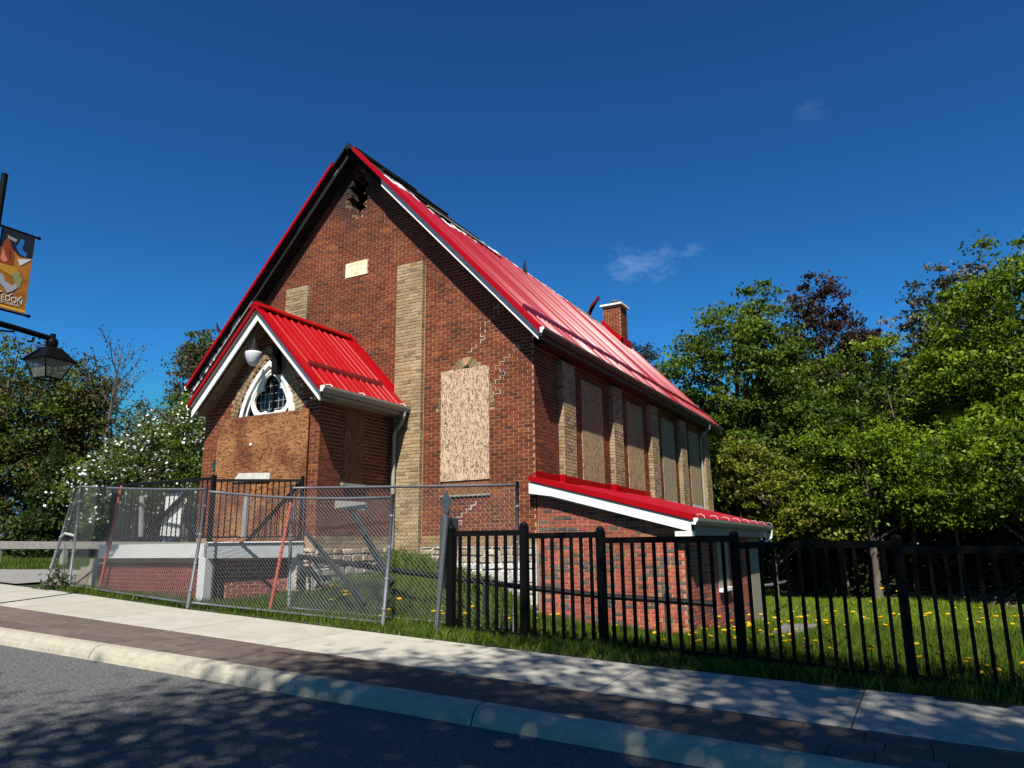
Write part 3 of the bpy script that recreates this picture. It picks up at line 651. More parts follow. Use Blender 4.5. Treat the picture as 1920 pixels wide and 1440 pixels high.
for sgn,a,b,mt,nm in ((1,0,5.0,m_char,'soffit'),(-1,0,2.9,m_char,'soffit'),(-1,2.9,5.0,m_soffit,'soffit')):
    mb=MB(); P=[(XC+sgn*a,RF+.16,zm(a)-.27),(XC+sgn*b,RF+.16,zm(b)-.27),(XC+sgn*b,RF+.16,zm(b)-.30),(XC+sgn*a,RF+.16,zm(a)-.30)]
    if sgn>0:P=P[::-1]
    mb.prism(P,(0,YF-RF-.17,0)); cpart(mb,nm,mt,deck)
# eave soffit, fascia and gutter on both sides
for s in (1,-1):
    mb=MB(); x0=XC+s*4.70; x1=XC+s*5.02; mb.box((min(x0,x1),YF+.01,5.488),(max(x0,x1),RB-.1,5.499)); cpart(mb,'eave_soffit',mat('dark_soffit',(.05,.04,.03),.8),deck)
    mb=MB(); mb.box((min(XC+s*5.0,XC+s*5.03),RF+.12,5.50),(max(XC+s*5.0,XC+s*5.03),RB-.05,5.66)); cpart(mb,'eave_fascia',mat('brown_fascia',(.12,.09,.07),.6),deck)
def gutter(parent,x,y0,y1,zt,s=1,end=True,mt=m_beige):
    pr=[(0,0),(0,-.105),(.07,-.115),(.085,-.07),(.115,-.045),(.12,-.0),(.105,.0),(.10,-.035),(.075,-.06),(.06,-.10),(.008,-.095),(.008,0)]
    mb=MB(); mb.prism([(x+s*a,y0,zt+b) for a,b in (pr if s>0 else pr[::-1])][::-1],(0,y1-y0,0)); g=cpart(mb,'gutter',mt,parent)
    mb=MB(); ce=[(0,0),(0,-.105),(.07,-.115),(.085,-.07),(.115,-.045),(.12,0)]
    for yy_ in (y0-.006,y1):
        mb=MB(); mb.prism([(x+s*a,yy_,zt+b) for a,b in ce][::-1],(0,.006,0)); c=mb.build('gutter_end',m_white,g)
    return g
m_brown=mat('brown_gutter',(.13,.095,.075),.5,noise=.25,nscale=3)
g1=gutter(deck,XC+5.035,RF+.02,RB-.3,5.70,1,True,m_brown); gutter(deck,XC-5.035,RF+.02,RB-.3,5.70,-1,True,m_brown)
mb=MB(); mb.prism([(XC+4.86,RF+.11,zm(4.86)-.12),(XC+5.05,RF+.11,zm(5.05)-.03),(XC+5.05,RF+.11,5.56),(XC+4.86,RF+.11,5.56)],(0,.02,0)); cpart(mb,'fascia_return',m_white,deck)
mb=MB(); mb.tube([(-5.93,24.85,5.6),(-5.95,24.85,5.45),(-6.24,24.85,5.2),(-6.27,24.85,5.0),(-6.27,24.85,.1)],.04,8); cpart(mb,'downpipe',m_beige)
# gable end at the back
# ------------------------------------------------------------------ porch roof
PF=9.72; pr_=cempty('porch_roof'); zp=lambda h:PZ-PSL*h; PO=1.76
for s in (1,-1):
    mb=MB(); P=[(PC,PF+.03,PZ-.02),(PC+s*PO,PF+.03,zp(PO)-.02),(PC+s*PO,PF+.03,zp(PO)-.06),(PC,PF+.03,PZ-.06)]
    if s>0:P=P[::-1]
    mb.prism(P,(0,YF-PF-.04,0)); cpart(mb,'sheathing',m_timber,pr_)
    metal_slope(pr_,PF+.10,YF-.32,lambda y:.06,PO+.02,PC,zp,s,m_red,jag=0)
    rake(s,0,PO+.02,PF-.01,.035,-.055,.13,m_red,'rake_trim',PC,PZ,PSL,pr_)
    rake(s,0,PO-.02,PF+.075,-.06,-.29,.03,m_white,'fascia_board',PC,PZ,PSL,pr_)
    # underside of the projecting verge
    mb=MB(); P=[(PC,PF+.02,PZ-.075),(PC+s*(PO-.03),PF+.02,zp(PO-.03)-.075),(PC+s*(PO-.03),PF+.02,zp(PO-.03)-.09),(PC,PF+.02,PZ-.09)]
    if s>0:P=P[::-1]
    mb.prism(P,(0,.054,0)); cpart(mb,'verge_soffit',m_beige,pr_)
    for k in range(12):
        a=k*PO/12*.98+.01; b=(k+1)*PO/12*.98; mb=MB(); P=[(PC+s*a,PF+.19,zp(a)-.235),(PC+s*b,PF+.19,zp(b)-.235),(PC+s*b,PF+.19,zp(b)-.25),(PC+s*a,PF+.19,zp(a)-.25)]
        if s>0:P=P[::-1]
        mb.prism(P,(0,PY-PF-.2,0)); cpart(mb,'soffit_board',m_soffit,pr_)
    # wall flashing strip
    mb=MB(); P=[(PC,YF-.32,PZ+.03),(PC+s*(PO+.06),YF-.32,zp(PO+.06)+.03),(PC+s*(PO+.06),YF-.32,zp(PO+.06)+.012),(PC,YF-.32,PZ+.012)]
    if s>0:P=P[::-1]
    mb.prism(P,(0,.31,0)); P=[(PC,YF-.035,PZ+.13),(PC+s*(PO+.0),YF-.035,zp(PO)+.13),(PC+s*(PO+.0),YF-.035,zp(PO)+.03),(PC,YF-.035,PZ+.03)]
    if s>0:P=P[::-1]
    mb.prism(P,(0,.02,0)); cpart(mb,'wall_flashing',m_red,pr_)
mb=MB(); mb.prism([(PC-.13,PF-.02,PZ-.06),(PC,PF-.02,PZ+.02),(PC+.13,PF-.02,PZ-.06),(PC+.13,PF-.02,PZ-.02),(PC+.03,PF-.02,PZ+.07),(PC-.03,PF-.02,PZ+.07),(PC-.13,PF-.02,PZ-.02)][::-1],(0,YF-PF-.05,0)); cpart(mb,'ridge_cap',m_red,pr_)
mb=MB(); profile_rail(mb,PC+1.30,PF+.22,YF-.42,zp(1.30),PSL,.10,.045); cpart(mb,'snow_guard',m_reddk,pr_)
pg=gutter(pr_,PC+PO+.01,PF+.05,YF-.12,zp(PO)-.0,1); gutter(pr_,PC-PO-.01,PF+.05,YF-.12,zp(PO)-.0,-1)
mb=MB(); mb.box((PC+PO-.05,PF+.17,zp(PO)-.165),(PC+PO+.008,YF-.15,zp(PO)-.03)); mb.box((PX1,PF+.2,zp(PO)-.18),(PC+PO-.02,YF-.02,zp(PO)-.165)); cpart(mb,'eave_fascia',m_beige,pr_)
for y in (9.98,10.9,12.2):
    mb=MB(); mb.tube([(PC+PO-.04,y,zp(PO)+.06),(PC+PO+.06,y,zp(PO)+.05),(PC+PO+.12,y,zp(PO)+.0)],.008,5); cpart(mb,'gutter_strap',m_white,pr_)
zg=zp(PO); mb=MB(); mb.tube([(PC+PO+.07,12.22,zg-.08),(PC+PO+.07,12.22,zg-.2),(PC+PO-.02,12.24,zg-.36),(PX1+.16,12.28,zg-.50),(PX1+.12,12.3,zg-.62),(PX1+.12,12.3,1.15),(PX1+.16,12.2,1.0)],.042,8); cpart(mb,'downpipe',m_beige,pr_)
# ------------------------------------------------------------------ lean-to roof
lr=cempty('extension_roof'); LX0,LX1,LY0,LY1=XW,-3.34,12.32,19.42; zl=lambda x:2.86-.268*(x-XW)
mb=MB(); mb.prism([(LX0,LY0+.02,zl(LX0)-.02),(LX0,LY0+.02,zl(LX0)-.10),(LX1,LY0+.02,zl(LX1)-.10),(LX1,LY0+.02,zl(LX1)-.02)],(0,LY1-LY0-.04,0)); cpart(mb,'sheathing',m_timber,lr)
metal_slope(lr,LY0+.1,LY1,lambda y:0.0,LX1+.0-LX0,LX0,lambda h:zl(LX0+h)+.0,1,m_redfade,jag=0)
mb=MB(); mb.prism([(LX0-.05,LY0-.03,zl(LX0)+.05),(LX0-.05,LY0-.03,zl(LX0)-.05),(LX1+.03,LY0-.03,zl(LX1)-.06),(LX1+.03,LY0-.03,zl(LX1)+.04)],(0,.14,0)); cpart(mb,'rake_trim',m_red,lr)
mb=MB(); mb.prism([(LX0-.06,LY0,zl(LX0)-.065),(LX0-.06,LY0,zl(LX0)-.29),(LX0+.4,LY0,zl(LX0+.4)-.25),(LX1-.02,LY0,zl(LX1)-.245),(LX1-.02,LY0,zl(LX1)-.065)],(0,.03,0)); cpart(mb,'fascia_board',m_white,lr)
mb=MB(); mb.box((LX1-.30,LY0+.002,zl(LX1)-.33),(LX1-.015,LY0+.20,zl(LX1)-.235)); cpart(mb,'fascia_return',m_white,lr)
mb=MB(); mb.box((EX+.0,LY0+.2,zl(LX1)-.30),(LX1-.02,LY1-.05,zl(LX1)-.28)); mb.prism([(LX0,LY0+.03,zl(LX0)-.27),(LX0,LY0+.03,zl(LX0)-.29),(LX1-.3,LY0+.03,zl(LX1-.3)-.26),(LX1-.3,LY0+.03,zl(LX1-.3)-.24)],(0,.15,0)); mb.box((LX1-.035,LY0+.2,zl(LX1)-.30),(LX1-.012,LY1-.02,zl(LX1)-.04)); cpart(mb,'eave_soffit',m_beige,lr)
gutter(lr,LX1-.01,LY0+.0,LY1,zl(LX1)-.02)
for k in range(8):
    mb=MB(); y=12.75+k*.93; mb.tube([(LX1-.03,y,zl(LX1)+.05),(LX1+.05,y,zl(LX1)+.055),(LX1+.10,y,zl(LX1)+.02),(LX1+.112,y,zl(LX1)-.02)],.004,5); cpart(mb,'gutter_strap',m_white,lr)
mb=MB(); mb.box((XW+.008,LY0+.15,zl(XW)-.02),(XW+.03,LY1,zl(XW)+.14))
for a,b in PB[:2]: mb.box((XW+.12,a-.04,zl(XW)-.05),(XW+.16,b+.02,zl(XW)+.12)); mb.box((XW+.0,a-.045,zl(XW)-.05),(XW+.16,a-.02,zl(XW)+.16))
cpart(mb,'wall_flashing',m_red,lr)
mb=MB(); mb.tube([(LX1+.07,LY1-.1,zl(LX1)-.12),(LX1+.05,LY1-.1,zl(LX1)-.3),(EX+.1,LY1-.3,zl(LX1)-.45)],.035,8); cpart(mb,'gutter_outlet',m_white,lr)
# ------------------------------------------------------------------ boards over the openings
def board(a,b,mt,nm='window_board',lab=None,parent=None):
    mb=MB(); mb.box(a,b); o=cpart(mb,nm,mt,parent); 
    if lab:o['label']=lab
    return o
board((-8.505,YF-.034,2.905),(-7.345,YF-.014,5.21),m_ply,lab='pale plywood board on the front window')
board((-8.47,YF-.012,2.63),(-7.35,YF+.01,2.903),m_ply4,'lower_board')
mb=MB(); mb.box((-8.5,YF-.04,2.59),(-7.33,YF+.0,2.625)); cpart(mb,'window_sill',m_timber)
for i,(a,b) in enumerate(WB):
    board((XW-.0,a-.02,2.88),(XW+.022,b+.02,5.25),m_ply2 if i<2 else plymat('plywood_olive%d'%i,(.38,.29,.16),(.21,.155,.08),.9,.4))
    if i>=2:
        mb=MB(); mb.box((XW-.0,a,2.66),(XW+.05,b-.1,2.86)); mb.v=[(x+(.05 if z<2.7 else 0),y,z) for x,y,z in mb.v]; cpart(mb,'torn_sill_cover',m_grey_and_shade)
board((-12.40,PY-.075,3.02),(-9.925,PY-.055,4.20),m_ply3,'door_board',lab='large stained plywood sheet across the porch doorway')
board((-12.40,PY-.071,1.75),(-9.925,PY-.055,3.015),m_ply3,'door_board')
mb=MB(); mb.v=[]; mb.prism([(-11.86,PY-.10,2.90),(-10.84,PY-.10,2.86),(-10.82,PY-.10,3.03),(-11.68,PY-.10,3.07)],(0,.02,0)); cpart(mb,'faded_notice_board',mat('faded_white_board',(.55,.52,.46),.8,noise=.25,nscale=7))
mb=MB(); mb.lathe((-11.42,PY-.075,3.62),[(.0,0),(.035,.002),(.03,.02),(.0,.025)],8,ax=(0,-1,0)); cpart(mb,'paint_blob',m_white)
board((PX1-.0,10.87,2.84),(PX1+.02,11.45,4.42),m_ply4,'side_window_board'); mb=MB(); mb.box((PX1-.02,10.82,2.78),(PX1+.07,11.5,2.83)); cpart(mb,'window_sill',m_timber)
board((EX-.02,14.77,.77),(EX+.012,15.62,1.9),mat('plywood_grey_green',(.30,.27,.19),.85,noise=.25,nscale=9,stretch=(1,6,.6))); mb=MB(); mb.box((EX-.02,14.72,.70),(EX+.08,15.66,.765)); cpart(mb,'window_sill',m_white)
board((EX-.02,17.82,-.3),(EX+.014,19.08,1.9),mat('plywood_grey_green2',(.28,.25,.18),.85,noise=.25,nscale=9,stretch=(1,6,.6)),'door_board')
# house number plate
mb=MB(); mb.lathe((-12.44,PY-.012,3.285),[(0,0),(.125,0),(.125,.014),(0,.014)],16,ax=(0,-1,0)); hn=cpart(mb,'number_plate',flat('dark_green_plate',(.006,.05,.04),.4)); t_=text('1',(-12.445,PY-.028,3.285),RX,.20,m_white,hn,'numeral'); t_.matrix_parent_inverse=Matrix()
# porch window: pointed white frame with a trefoil light
pw=cempty('tracery_window')
def archpts(cx,zsp,w_,Rr,zb,n=14):
    cxr=cx+w_-Rr; a=math.acos((cx-cxr)/Rr); P=[(cx+w_,zb)]+[(cxr+Rr*math.cos(a*i/n),zsp+Rr*math.sin(a*i/n)) for i in range(n+1)]
    return P+[(2*cx-x,z) for x,z in reversed(P[:-1])]
def curveplate(outer,inners,y,th,mt,name,parent):
    cu=bpy.data.curves.new(name,'CURVE'); cu.dimensions='2D'; cu.fill_mode='BOTH'; cu.extrude=th/2
    for pl in [outer]+inners:
        s=cu.splines.new('POLY'); s.points.add(len(pl)-1)
        for i,(x,z) in enumerate(pl): s.points[i].co=(x,z,0,1)
        s.use_cyclic_u=True
    o=bpy.data.objects.new(name,cu); COL.objects.link(o); bpy.context.view_layer.update(); me=bpy.data.meshes.new_from_object(o); COL.objects.unlink(o); bpy.data.objects.remove(o)
    me.transform(Matrix.Translation((0,y,0))@RX); me.materials.clear(); me.materials.append(mt); q=bpy.data.objects.new(name,me); COL.objects.link(q); q.parent=parent; return q
cx=-11.10; 
mb=MB(); mb.box((-12.0,PY+.16,3.0),(-10.3,PY+.17,5.5)); mb.build('glass',m_glassdk,pw)
curveplate(archpts(-11.145,3.9,.80,1.66,3.95),[archpts(-11.145,3.9,.71,1.57,4.0)],PY+.05,.09,m_white,'outer_frame',pw)
curveplate(archpts(-11.145,3.9,.66,1.50,3.95),[archpts(-11.145,3.9,.615,1.46,4.0)],PY+.07,.06,m_white,'inner_frame',pw)
# egg shaped plate with trefoil opening
egg=[]; 
for i in range(40):
    t=2*math.pi*i/40; x=.56*math.sin(t); z=4.56+.50*math.cos(t)*(1.12 if math.cos(t)>0 else 1.0); egg.append((cx+x*(1-.10*max(0,math.cos(t))),z))
tre=[]; lob=[(0,.23),(-.235,-.08),(.235,-.08)]; rl=.225; zc=4.58
for i in range(90):
    t=2*math.pi*i/90; dx,dz=math.cos(t),math.sin(t); best=.12
    for lx,lz in lob:
        b_=lx*dx+lz*dz; c_=lx*lx+lz*lz-rl*rl; D=b_*b_-c_
        if D>0: best=max(best,b_+math.sqrt(D))
    tre.append((cx+dx*best,zc+dz*best))
tre=[p if not (p[1]<zc-.05 and abs(p[0]-cx)<.12) else (p[0],min(p[1],zc-.33)) for p in tre]
curveplate(egg,[tre],PY+.08,.05,m_white,'trefoil_plate',pw)
mb=MB()
for k in range(-3,4): mb.box((cx+k*.125-.004,PY+.15,3.98),(cx+k*.125+.004,PY+.156,4.95))
for k in range(6): mb.box((cx-.6,PY+.149,4.02+k*.16),(cx+.6,PY+.155,4.028+k*.16))
mb.build('lead_grid',m_lead,pw); mb=MB(); mb.box((cx-.02,PY+.12,3.95),(cx+.02,PY+.15,4.9)); mb.build('centre_bar',m_black,pw)
# porch lamp
lamp=thing('wall_lamp','white acorn globe lamp hanging from a black bracket above the porch window','lamp',(-10.8,PY,5.2))
def tp(mb,name,mt,th,**k):
    o=mb.build(name,mt,th,**k); o.matrix_parent_inverse=Matrix.Translation(-Vector(th.location)); return o
mb=MB(); mb.box((-10.92,PY-.14,4.98),(-10.78,PY-.0,5.50)); mb.prism([(-10.95,PY-.16,5.5),(-10.75,PY-.16,5.5),(-10.85,PY-.16,5.62)],(0,.16,0)); mb.box((-10.98,PY-.10,5.32),(-10.92,PY-.02,5.38)); tp(mb,'bracket',m_iron,lamp)
mb=MB(); mb.tube([(-10.92,PY-.1,5.36),(-11.05,PY-.4,5.38),(-11.15,9.85,5.62),(-11.15,9.8,5.72),(-11.15,9.8,5.62)],.02,8); tp(mb,'arm',m_iron,lamp)
mb=MB(); mb.lathe((-11.15,9.8,5.40),[(.14,0),(.145,.02),(.10,.06),(.07,.14),(.045,.16),(.04,.26),(.0,.28)],16); tp(mb,'cap',m_iron,lamp,smooth=True)
mb=MB(); mb.lathe((-11.15,9.8,5.12),[(.01,0),(.07,.01),(.11,.06),(.15,.16),(.165,.24),(.16,.275),(.13,.285)],20); tp(mb,'globe',m_globe,lamp,smooth=True)

# ------------------------------------------------------------------ landing in front of the porch
def vadd(a,b): return (a[0]+b[0],a[1]+b[1],a[2]+b[2])
def walld(nm,parent,p,q,z0,z1,tintf,brl=.205,Hh=.072,single_=True):
    """a run of real bricks between two ground points, outward side on the right of p->q"""
    p=Vector((p[0],p[1],0));q=Vector((q[0],q[1],0));u=(q-p).normalized();n=Vector((u.y,-u.x,0)); L_=(q-p).length; out=[]
    k=0;z=z0
    while z+Hh<=z1+.01:
        x=-(brl/2 if k%2 else 0)
        while x<L_:
            a,b=max(0,x),min(L_,x+brl); x+=brl
            if b-a>.04: out.append((p+u*((a+b)/2)+Vector((0,0,z+Hh/2))+n*(.006+R.uniform(-.001,.003)),u,n,(b-a)/2-.005,(Hh-.010)/2,tintf()))
        z+=Hh;k+=1
    return out
land=thing('porch_landing','raised landing with white edge boards on a red brick base in front of the porch','landing',(-12.6,9.15,.8))
DZ=1.72; A_=(-14.35,9.15);B_=(-11.27,9.15);Cc=(-9.93,10.16)
mb=MB(); mb.prism([(A_[0],A_[1]+.02,DZ-.12),(B_[0],B_[1]+.02,DZ-.12),(Cc[0]-.02,Cc[1],DZ-.12),(A_[0],Cc[1],DZ-.12)],(0,0,.12)); tp(mb,'deck_slab',m_concgrey,land)
mb=MB(); mb.box((A_[0]-.02,9.11,DZ-.26),(B_[0]-.02,9.148,DZ-.005)); tp(mb,'edge_board',m_wht2,land)
mb=MB(); mb.beam((B_[0]+.02,B_[1]-.01,DZ-.14),(Cc[0]+.02,Cc[1]-.01,DZ-.14),.035,.26); tp(mb,'edge_board',m_grey_and_shade,land)  # side face of the white edging, its shade put into the grey colour
mb=MB(); mb.beam((B_[0]+.03,B_[1]-.02,DZ+.008),(Cc[0]+.03,Cc[1]-.02,DZ+.008),.09,.02); tp(mb,'nosing',m_wht2,land)
mb=MB(); mb.box((B_[0]-.13,9.105,.55),(B_[0]+.05,9.28,DZ-.26)); tp(mb,'corner_post',m_wht2,land)
mb=MB(); mb.box((B_[0]+.07,9.25,.55),(B_[0]+.12,9.33,DZ-.27)); tp(mb,'support',m_dkpost,land)
i0=(B_[0]-.05,B_[1]+.28)
for nm,p,q,tf,z0 in (('f',(A_[0]+.05,9.24),(B_[0]-.12,9.24),lambda:tuple(v*R.uniform(.85,1.15) for v in (.20,.045,.03)),.66),('s',(B_[0]-.1,9.45),(Cc[0]-.35,Cc[1]+.03),lambda:tuple(v*R.uniform(.8,1.15) for v in (.17,.045,.03)),.62)):
    u=Vector((q[0]-p[0],q[1]-p[1],0)).normalized(); n=Vector((u.y,-u.x,0))
    mb=MB(); P=Vector((p[0],p[1],.3));Q=Vector((q[0],q[1],.3)); mb.prism([P,Q,Q+Vector((0,0,DZ-.56)),P+Vector((0,0,DZ-.56))],-n*.1,MC); ob=tp(mb,'base_mortar',m_mortar,land)
    bl=walld(nm,land,p,q,z0,DZ-.28,tf)
    for b in bl:
        m2=MB(); m2.add(brick_geo(Vector((0,0,0)),b[1],b[2],b[3],b[4]),BF,b[5])
        o=m2.build('brick',m_brick,land); o.location=b[0]; o.matrix_parent_inverse=Matrix.Translation(-Vector(land.location))
mb=MB()
for k in range(5):
    x1_=A_[0]+.0-k*.27; z1_=DZ-.10-(k+1)*.165; mb.box((x1_-.29,9.12,.4),(x1_,10.1,z1_))
tp(mb,'stair',m_concgrey,land)
# sloping coping on the left end of the base
mb=MB(); mb.prism([(A_[0]-.05,9.10,DZ-.27),(A_[0]-1.1,9.10,.86),(A_[0]-1.0,9.10,.80),(A_[0]+.12,9.10,DZ-.36)][::-1],(0,.12,0)); tp(mb,'stair_string',m_concgrey,land)
# iron railing on the landing
rl_=thing('iron_railing','black iron railing with thin square balusters round the porch landing','railing',(-11.27,9.2,DZ))
def railrun(p,q,z,hgt,n_,parent,bot=.10,post=True):
    p=Vector((p[0],p[1],z));q=Vector((q[0],q[1],z)); up=Vector((0,0,1))
    mb=MB(); mb.beam(p+up*hgt,q+up*hgt,.055,.05); tp(mb,'top_rail',m_iron,parent)
    mb=MB(); mb.beam(p+up*bot,q+up*bot,.04,.03); tp(mb,'bottom_rail',m_iron,parent)
    for k in range(1,n_):
        c=p+(q-p)*k/n_; mb=MB(); mb.beam(c+up*bot,c+up*hgt,.016,.016,up=(1,0,0)); tp(mb,'baluster',m_iron,parent)
railrun((-14.15,9.2),(-11.32,9.2),DZ,1.16,22,rl_); railrun((-11.25,9.22),(-10.0,10.12),DZ,1.12,15,rl_); railrun((-14.2,9.25),(-14.2,10.2),DZ,1.16,8,rl_)
for x,y,h in ((-14.2,9.2,1.2),(-11.28,9.2,1.22),(-9.98,10.13,1.2)):
    mb=MB(); mb.box((x-.035,y-.035,DZ),(x+.035,y+.035,DZ+h)); tp(mb,'post',m_iron,rl_)
mb=MB(); mb.beam((-13.35,9.28,DZ+.12),(-12.05,9.28,DZ+.98),.05,.07); tp(mb,'diagonal_bar',m_iron,rl_)
def single(name,mb,mt,label,cat,group=None):
    o=mb.build(name,mt); return tag(o,label,cat,group)
mb=MB(); mb.prism([(-12.86,9.34,DZ+.16),(-12.30,9.34,DZ+.13),(-12.24,9.34,DZ+.98),(-12.78,9.34,DZ+.93)],(0,.02,0)); single('leaning_board',mb,m_wht2,'white panel leaning inside the black iron railing, left of the leaning fence post','board')
mb=MB(); mb.beam((-13.17,9.16,DZ+.14),(-13.26,9.16,DZ+.92),.09,.04,up=(0,1,0)); single('grey_plank',mb,m_timber,'narrow grey plank tied upright to the left stretch of iron railing','plank')
mb=MB(); mb.beam((-10.75,9.50,DZ+.10),(-10.73,9.50,DZ+.88),.10,.05,up=(0,1,0)); single('grey_plank',mb,m_timber,'stout grey plank tied upright to the railing before the stained doorway sheet','plank')
# low handrail running down across the lawn
hr=thing('handrail','low black handrail sloping down across the lawn from the landing to the extension','handrail',(-6.3,10.6,.5))
pts=[(-9.84,9.95,1.47),(-8.32,10.2,1.274),(-7.347,10.4,1.151),(-5.738,10.7,.972),(-4.495,10.9,.85),(-2.75,11.2,.745)]
mb=MB()
mb.tube(pts,.045,8); tp(mb,'rail',m_iron,hr)
for x,y,z in ((-9.80,9.98,1.5),(-6.32,10.6,1.13),(-3.46,11.1,.89)):
    g=float(gz(np.array([x]),np.array([y]))[0]); mb=MB(); mb.box((x-.035,y-.035,g-.1),(x+.035,y+.035,z+.0)); tp(mb,'post',m_dkpost,hr)
h2=thing('handrail','short grey metal handrail beyond the far end of the extension','handrail',(-3.4,20,0))
mb=MB(); mb.tube([(-3.84,19.5,.56),(-3.38,20,.60),(-3.3,21.5,.62)],.035,8); tp(mb,'rail',m_galv,h2)
mb=MB(); mb.box((-3.41,19.97,-.4),(-3.35,20.03,.6)); tp(mb,'post',m_galv,h2)
# struts propping the chain link fence
st=thing('timber_prop','dark timber prop with a short plank nailed on top, behind the chain link fence','prop',(-7.2,9.3,.9))
mb=MB(); mb.beam((-7.22,9.3,1.05),(-8.45,9.68,2.30),.06,.09); tp(mb,'strut',m_dkpost,st)
mb=MB(); mb.beam((-8.72,9.64,2.335),(-8.06,9.64,2.28),.05,.13); tp(mb,'top_plank',m_timber,st)
mb=MB(); mb.beam((-7.7,9.25,.75),(-9.36,9.65,1.86),.05,.075); single('diagonal_brace',mb,m_dkpost,'dark diagonal brace from the landing corner down into the lawn','brace')
# ------------------------------------------------------------------ chain link panels
def chain(name,label,BL,BR_,TL,TR,dm=.070,group='chain link fence panels',sag=.0,posts=(1,1),toprail=True,lifts=.04,fabric_to=1.0):
    BL,BR_,TL,TR=[Vector(v) for v in (BL,BR_,TL,TR)]
    t=thing(name,label,'fence panel',tuple(BL),group=group)
    def P(u,v):
        b=BL.lerp(BR_,u);tt=TL.lerp(TR,u); q=b.lerp(tt,v); q=q+Vector((0,.05*math.sin(u*9)*math.sin(v*3.1),-sag*math.sin(math.pi*u)*v)); return q
    if toprail:
        mb=MB(); mb.tube([P(u,1) for u in np.linspace(0,1,9)],.022,8); tp(mb,'top_rail',m_galv,t,smooth=True)
    mb=MB(); mb.tube([P(u,0.02) for u in np.linspace(0,1,9)],.020,8); tp(mb,'bottom_rail',m_galv,t,smooth=True)
    for i,(u,on) in enumerate(((0,posts[0]),(1,posts[1]))):
        if on:
            mb=MB(); mb.tube([P(u,0)-Vector((0,0,.05)),P(u,.5),P(u,1)+Vector((0,0,.05))],.028,8); po=tp(mb,'post',m_galv,t,smooth=True)
            for vv in (.12,.35,.6,.85):
                mb=MB(); c=P(u,vv); d=(P(u,1)-P(u,0)).normalized(); mb.tube([c-d*.012,c+d*.012],.036,8); tp(mb,'tension_band',m_wire,t)
    W=(BR_-BL).length;H=(TL-BL).length; nu=W/dm; nv=H/dm
    mb=MB(); wr=.0026
    def wire(a,b,off):
        n=3; pts=[P(a[0]+(b[0]-a[0])*k/n,a[1]+(b[1]-a[1])*k/n)+Vector((0,off,0)) for k in range(n+1)]; mb.tube(pts,wr,3,caps=False)
    k=-int(nv)-1
    while k<nu+1:
        for s in (1,-1):
            x0=k;y0=0;x1=k+nv;y1=nv
            if s<0: x0,x1=k+nv,k
            # clip in u
            ua,ub=x0/nu,x1/nu; va,vb=0.02,1.0
            def cl(uv): return uv
            pa=[ua,va];pb=[ub,vb]
            lo,hi=0.0,fabric_to
            ok=True
            for lim,cmp_ in ((lo,1),(hi,-1)):
                da=(pa[0]-lim)*cmp_; db=(pb[0]-lim)*cmp_
                if da<0 and db<0: ok=False;break
                if da<0 or db<0:
                    tt=da/(da-db); m_=[pa[0]+(pb[0]-pa[0])*tt,pa[1]+(pb[1]-pa[1])*tt]
                    if da<0: pa=m_
                    else: pb=m_
            if ok and abs(pb[1]-pa[1])>.01: wire(pa,pb,.004*s)
        k+=1
    tp(mb,'chain_mesh',m_wire,t,kind='stuff'); return t,P
ta,Pa=chain('chain_link_panel','chain link fence panel leaning back in front of the landing and stairs',(-14.98,8.96,.90),(-10.83,8.5,.70),(-15.08,9.06,2.90),(-10.95,8.80,2.64),sag=.02)
tb,Pb=chain('chain_link_panel','sagging chain link fence panel between the leaning post and the downpipe',(-10.78,8.55,.70),(-7.03,8.86,.50),(-10.93,8.84,2.60),(-7.10,9.12,2.36),sag=.06,posts=(0,1))
tc_,Pc=chain('chain_link_panel','chain link fence panel whose bare end runs behind the black picket fence',(-9.2,9.16,.62),(-5.19,9.48,.42),(-9.42,9.30,2.62),(-5.17,9.60,2.49),fabric_to=1.0,dm=.075)
td,Pd=chain('chain_link_panel','narrow chain link gate leaf at the left end of the fence',(-15.02,8.98,.90),(-15.52,8.78,.90),(-15.12,9.08,2.90),(-15.22,9.03,2.88),posts=(0,1))
mb=MB(); mb.tube([Pd(0,.5),Pd(.6,.53),Pd(1.02,.49)],.03,6); o=tp(mb,'taped_joint',flat('grey_tape',(.3,.3,.31)),td)
for (b_,t_,l_) in (((-14.18,9.08,.80),(-13.83,9.10,2.86),'rusty red steel post across the stair end of the leaning fence panel'),((-9.25,8.78,.52),(-9.12,9.02,2.44),'rusty red steel post in front of the grassy bank')):
    mb=MB(); mb.tube([b_,t_],.026,8)
    for k in range(14):
        c=Vector(b_).lerp(Vector(t_),(k+.5)/14); mb.tube([c-Vector((0,0,.008)),c+Vector((0,0,.008))],.031,8)
    single('red_post',mb,m_rust,l_,'steel post',group='red steel fence posts')
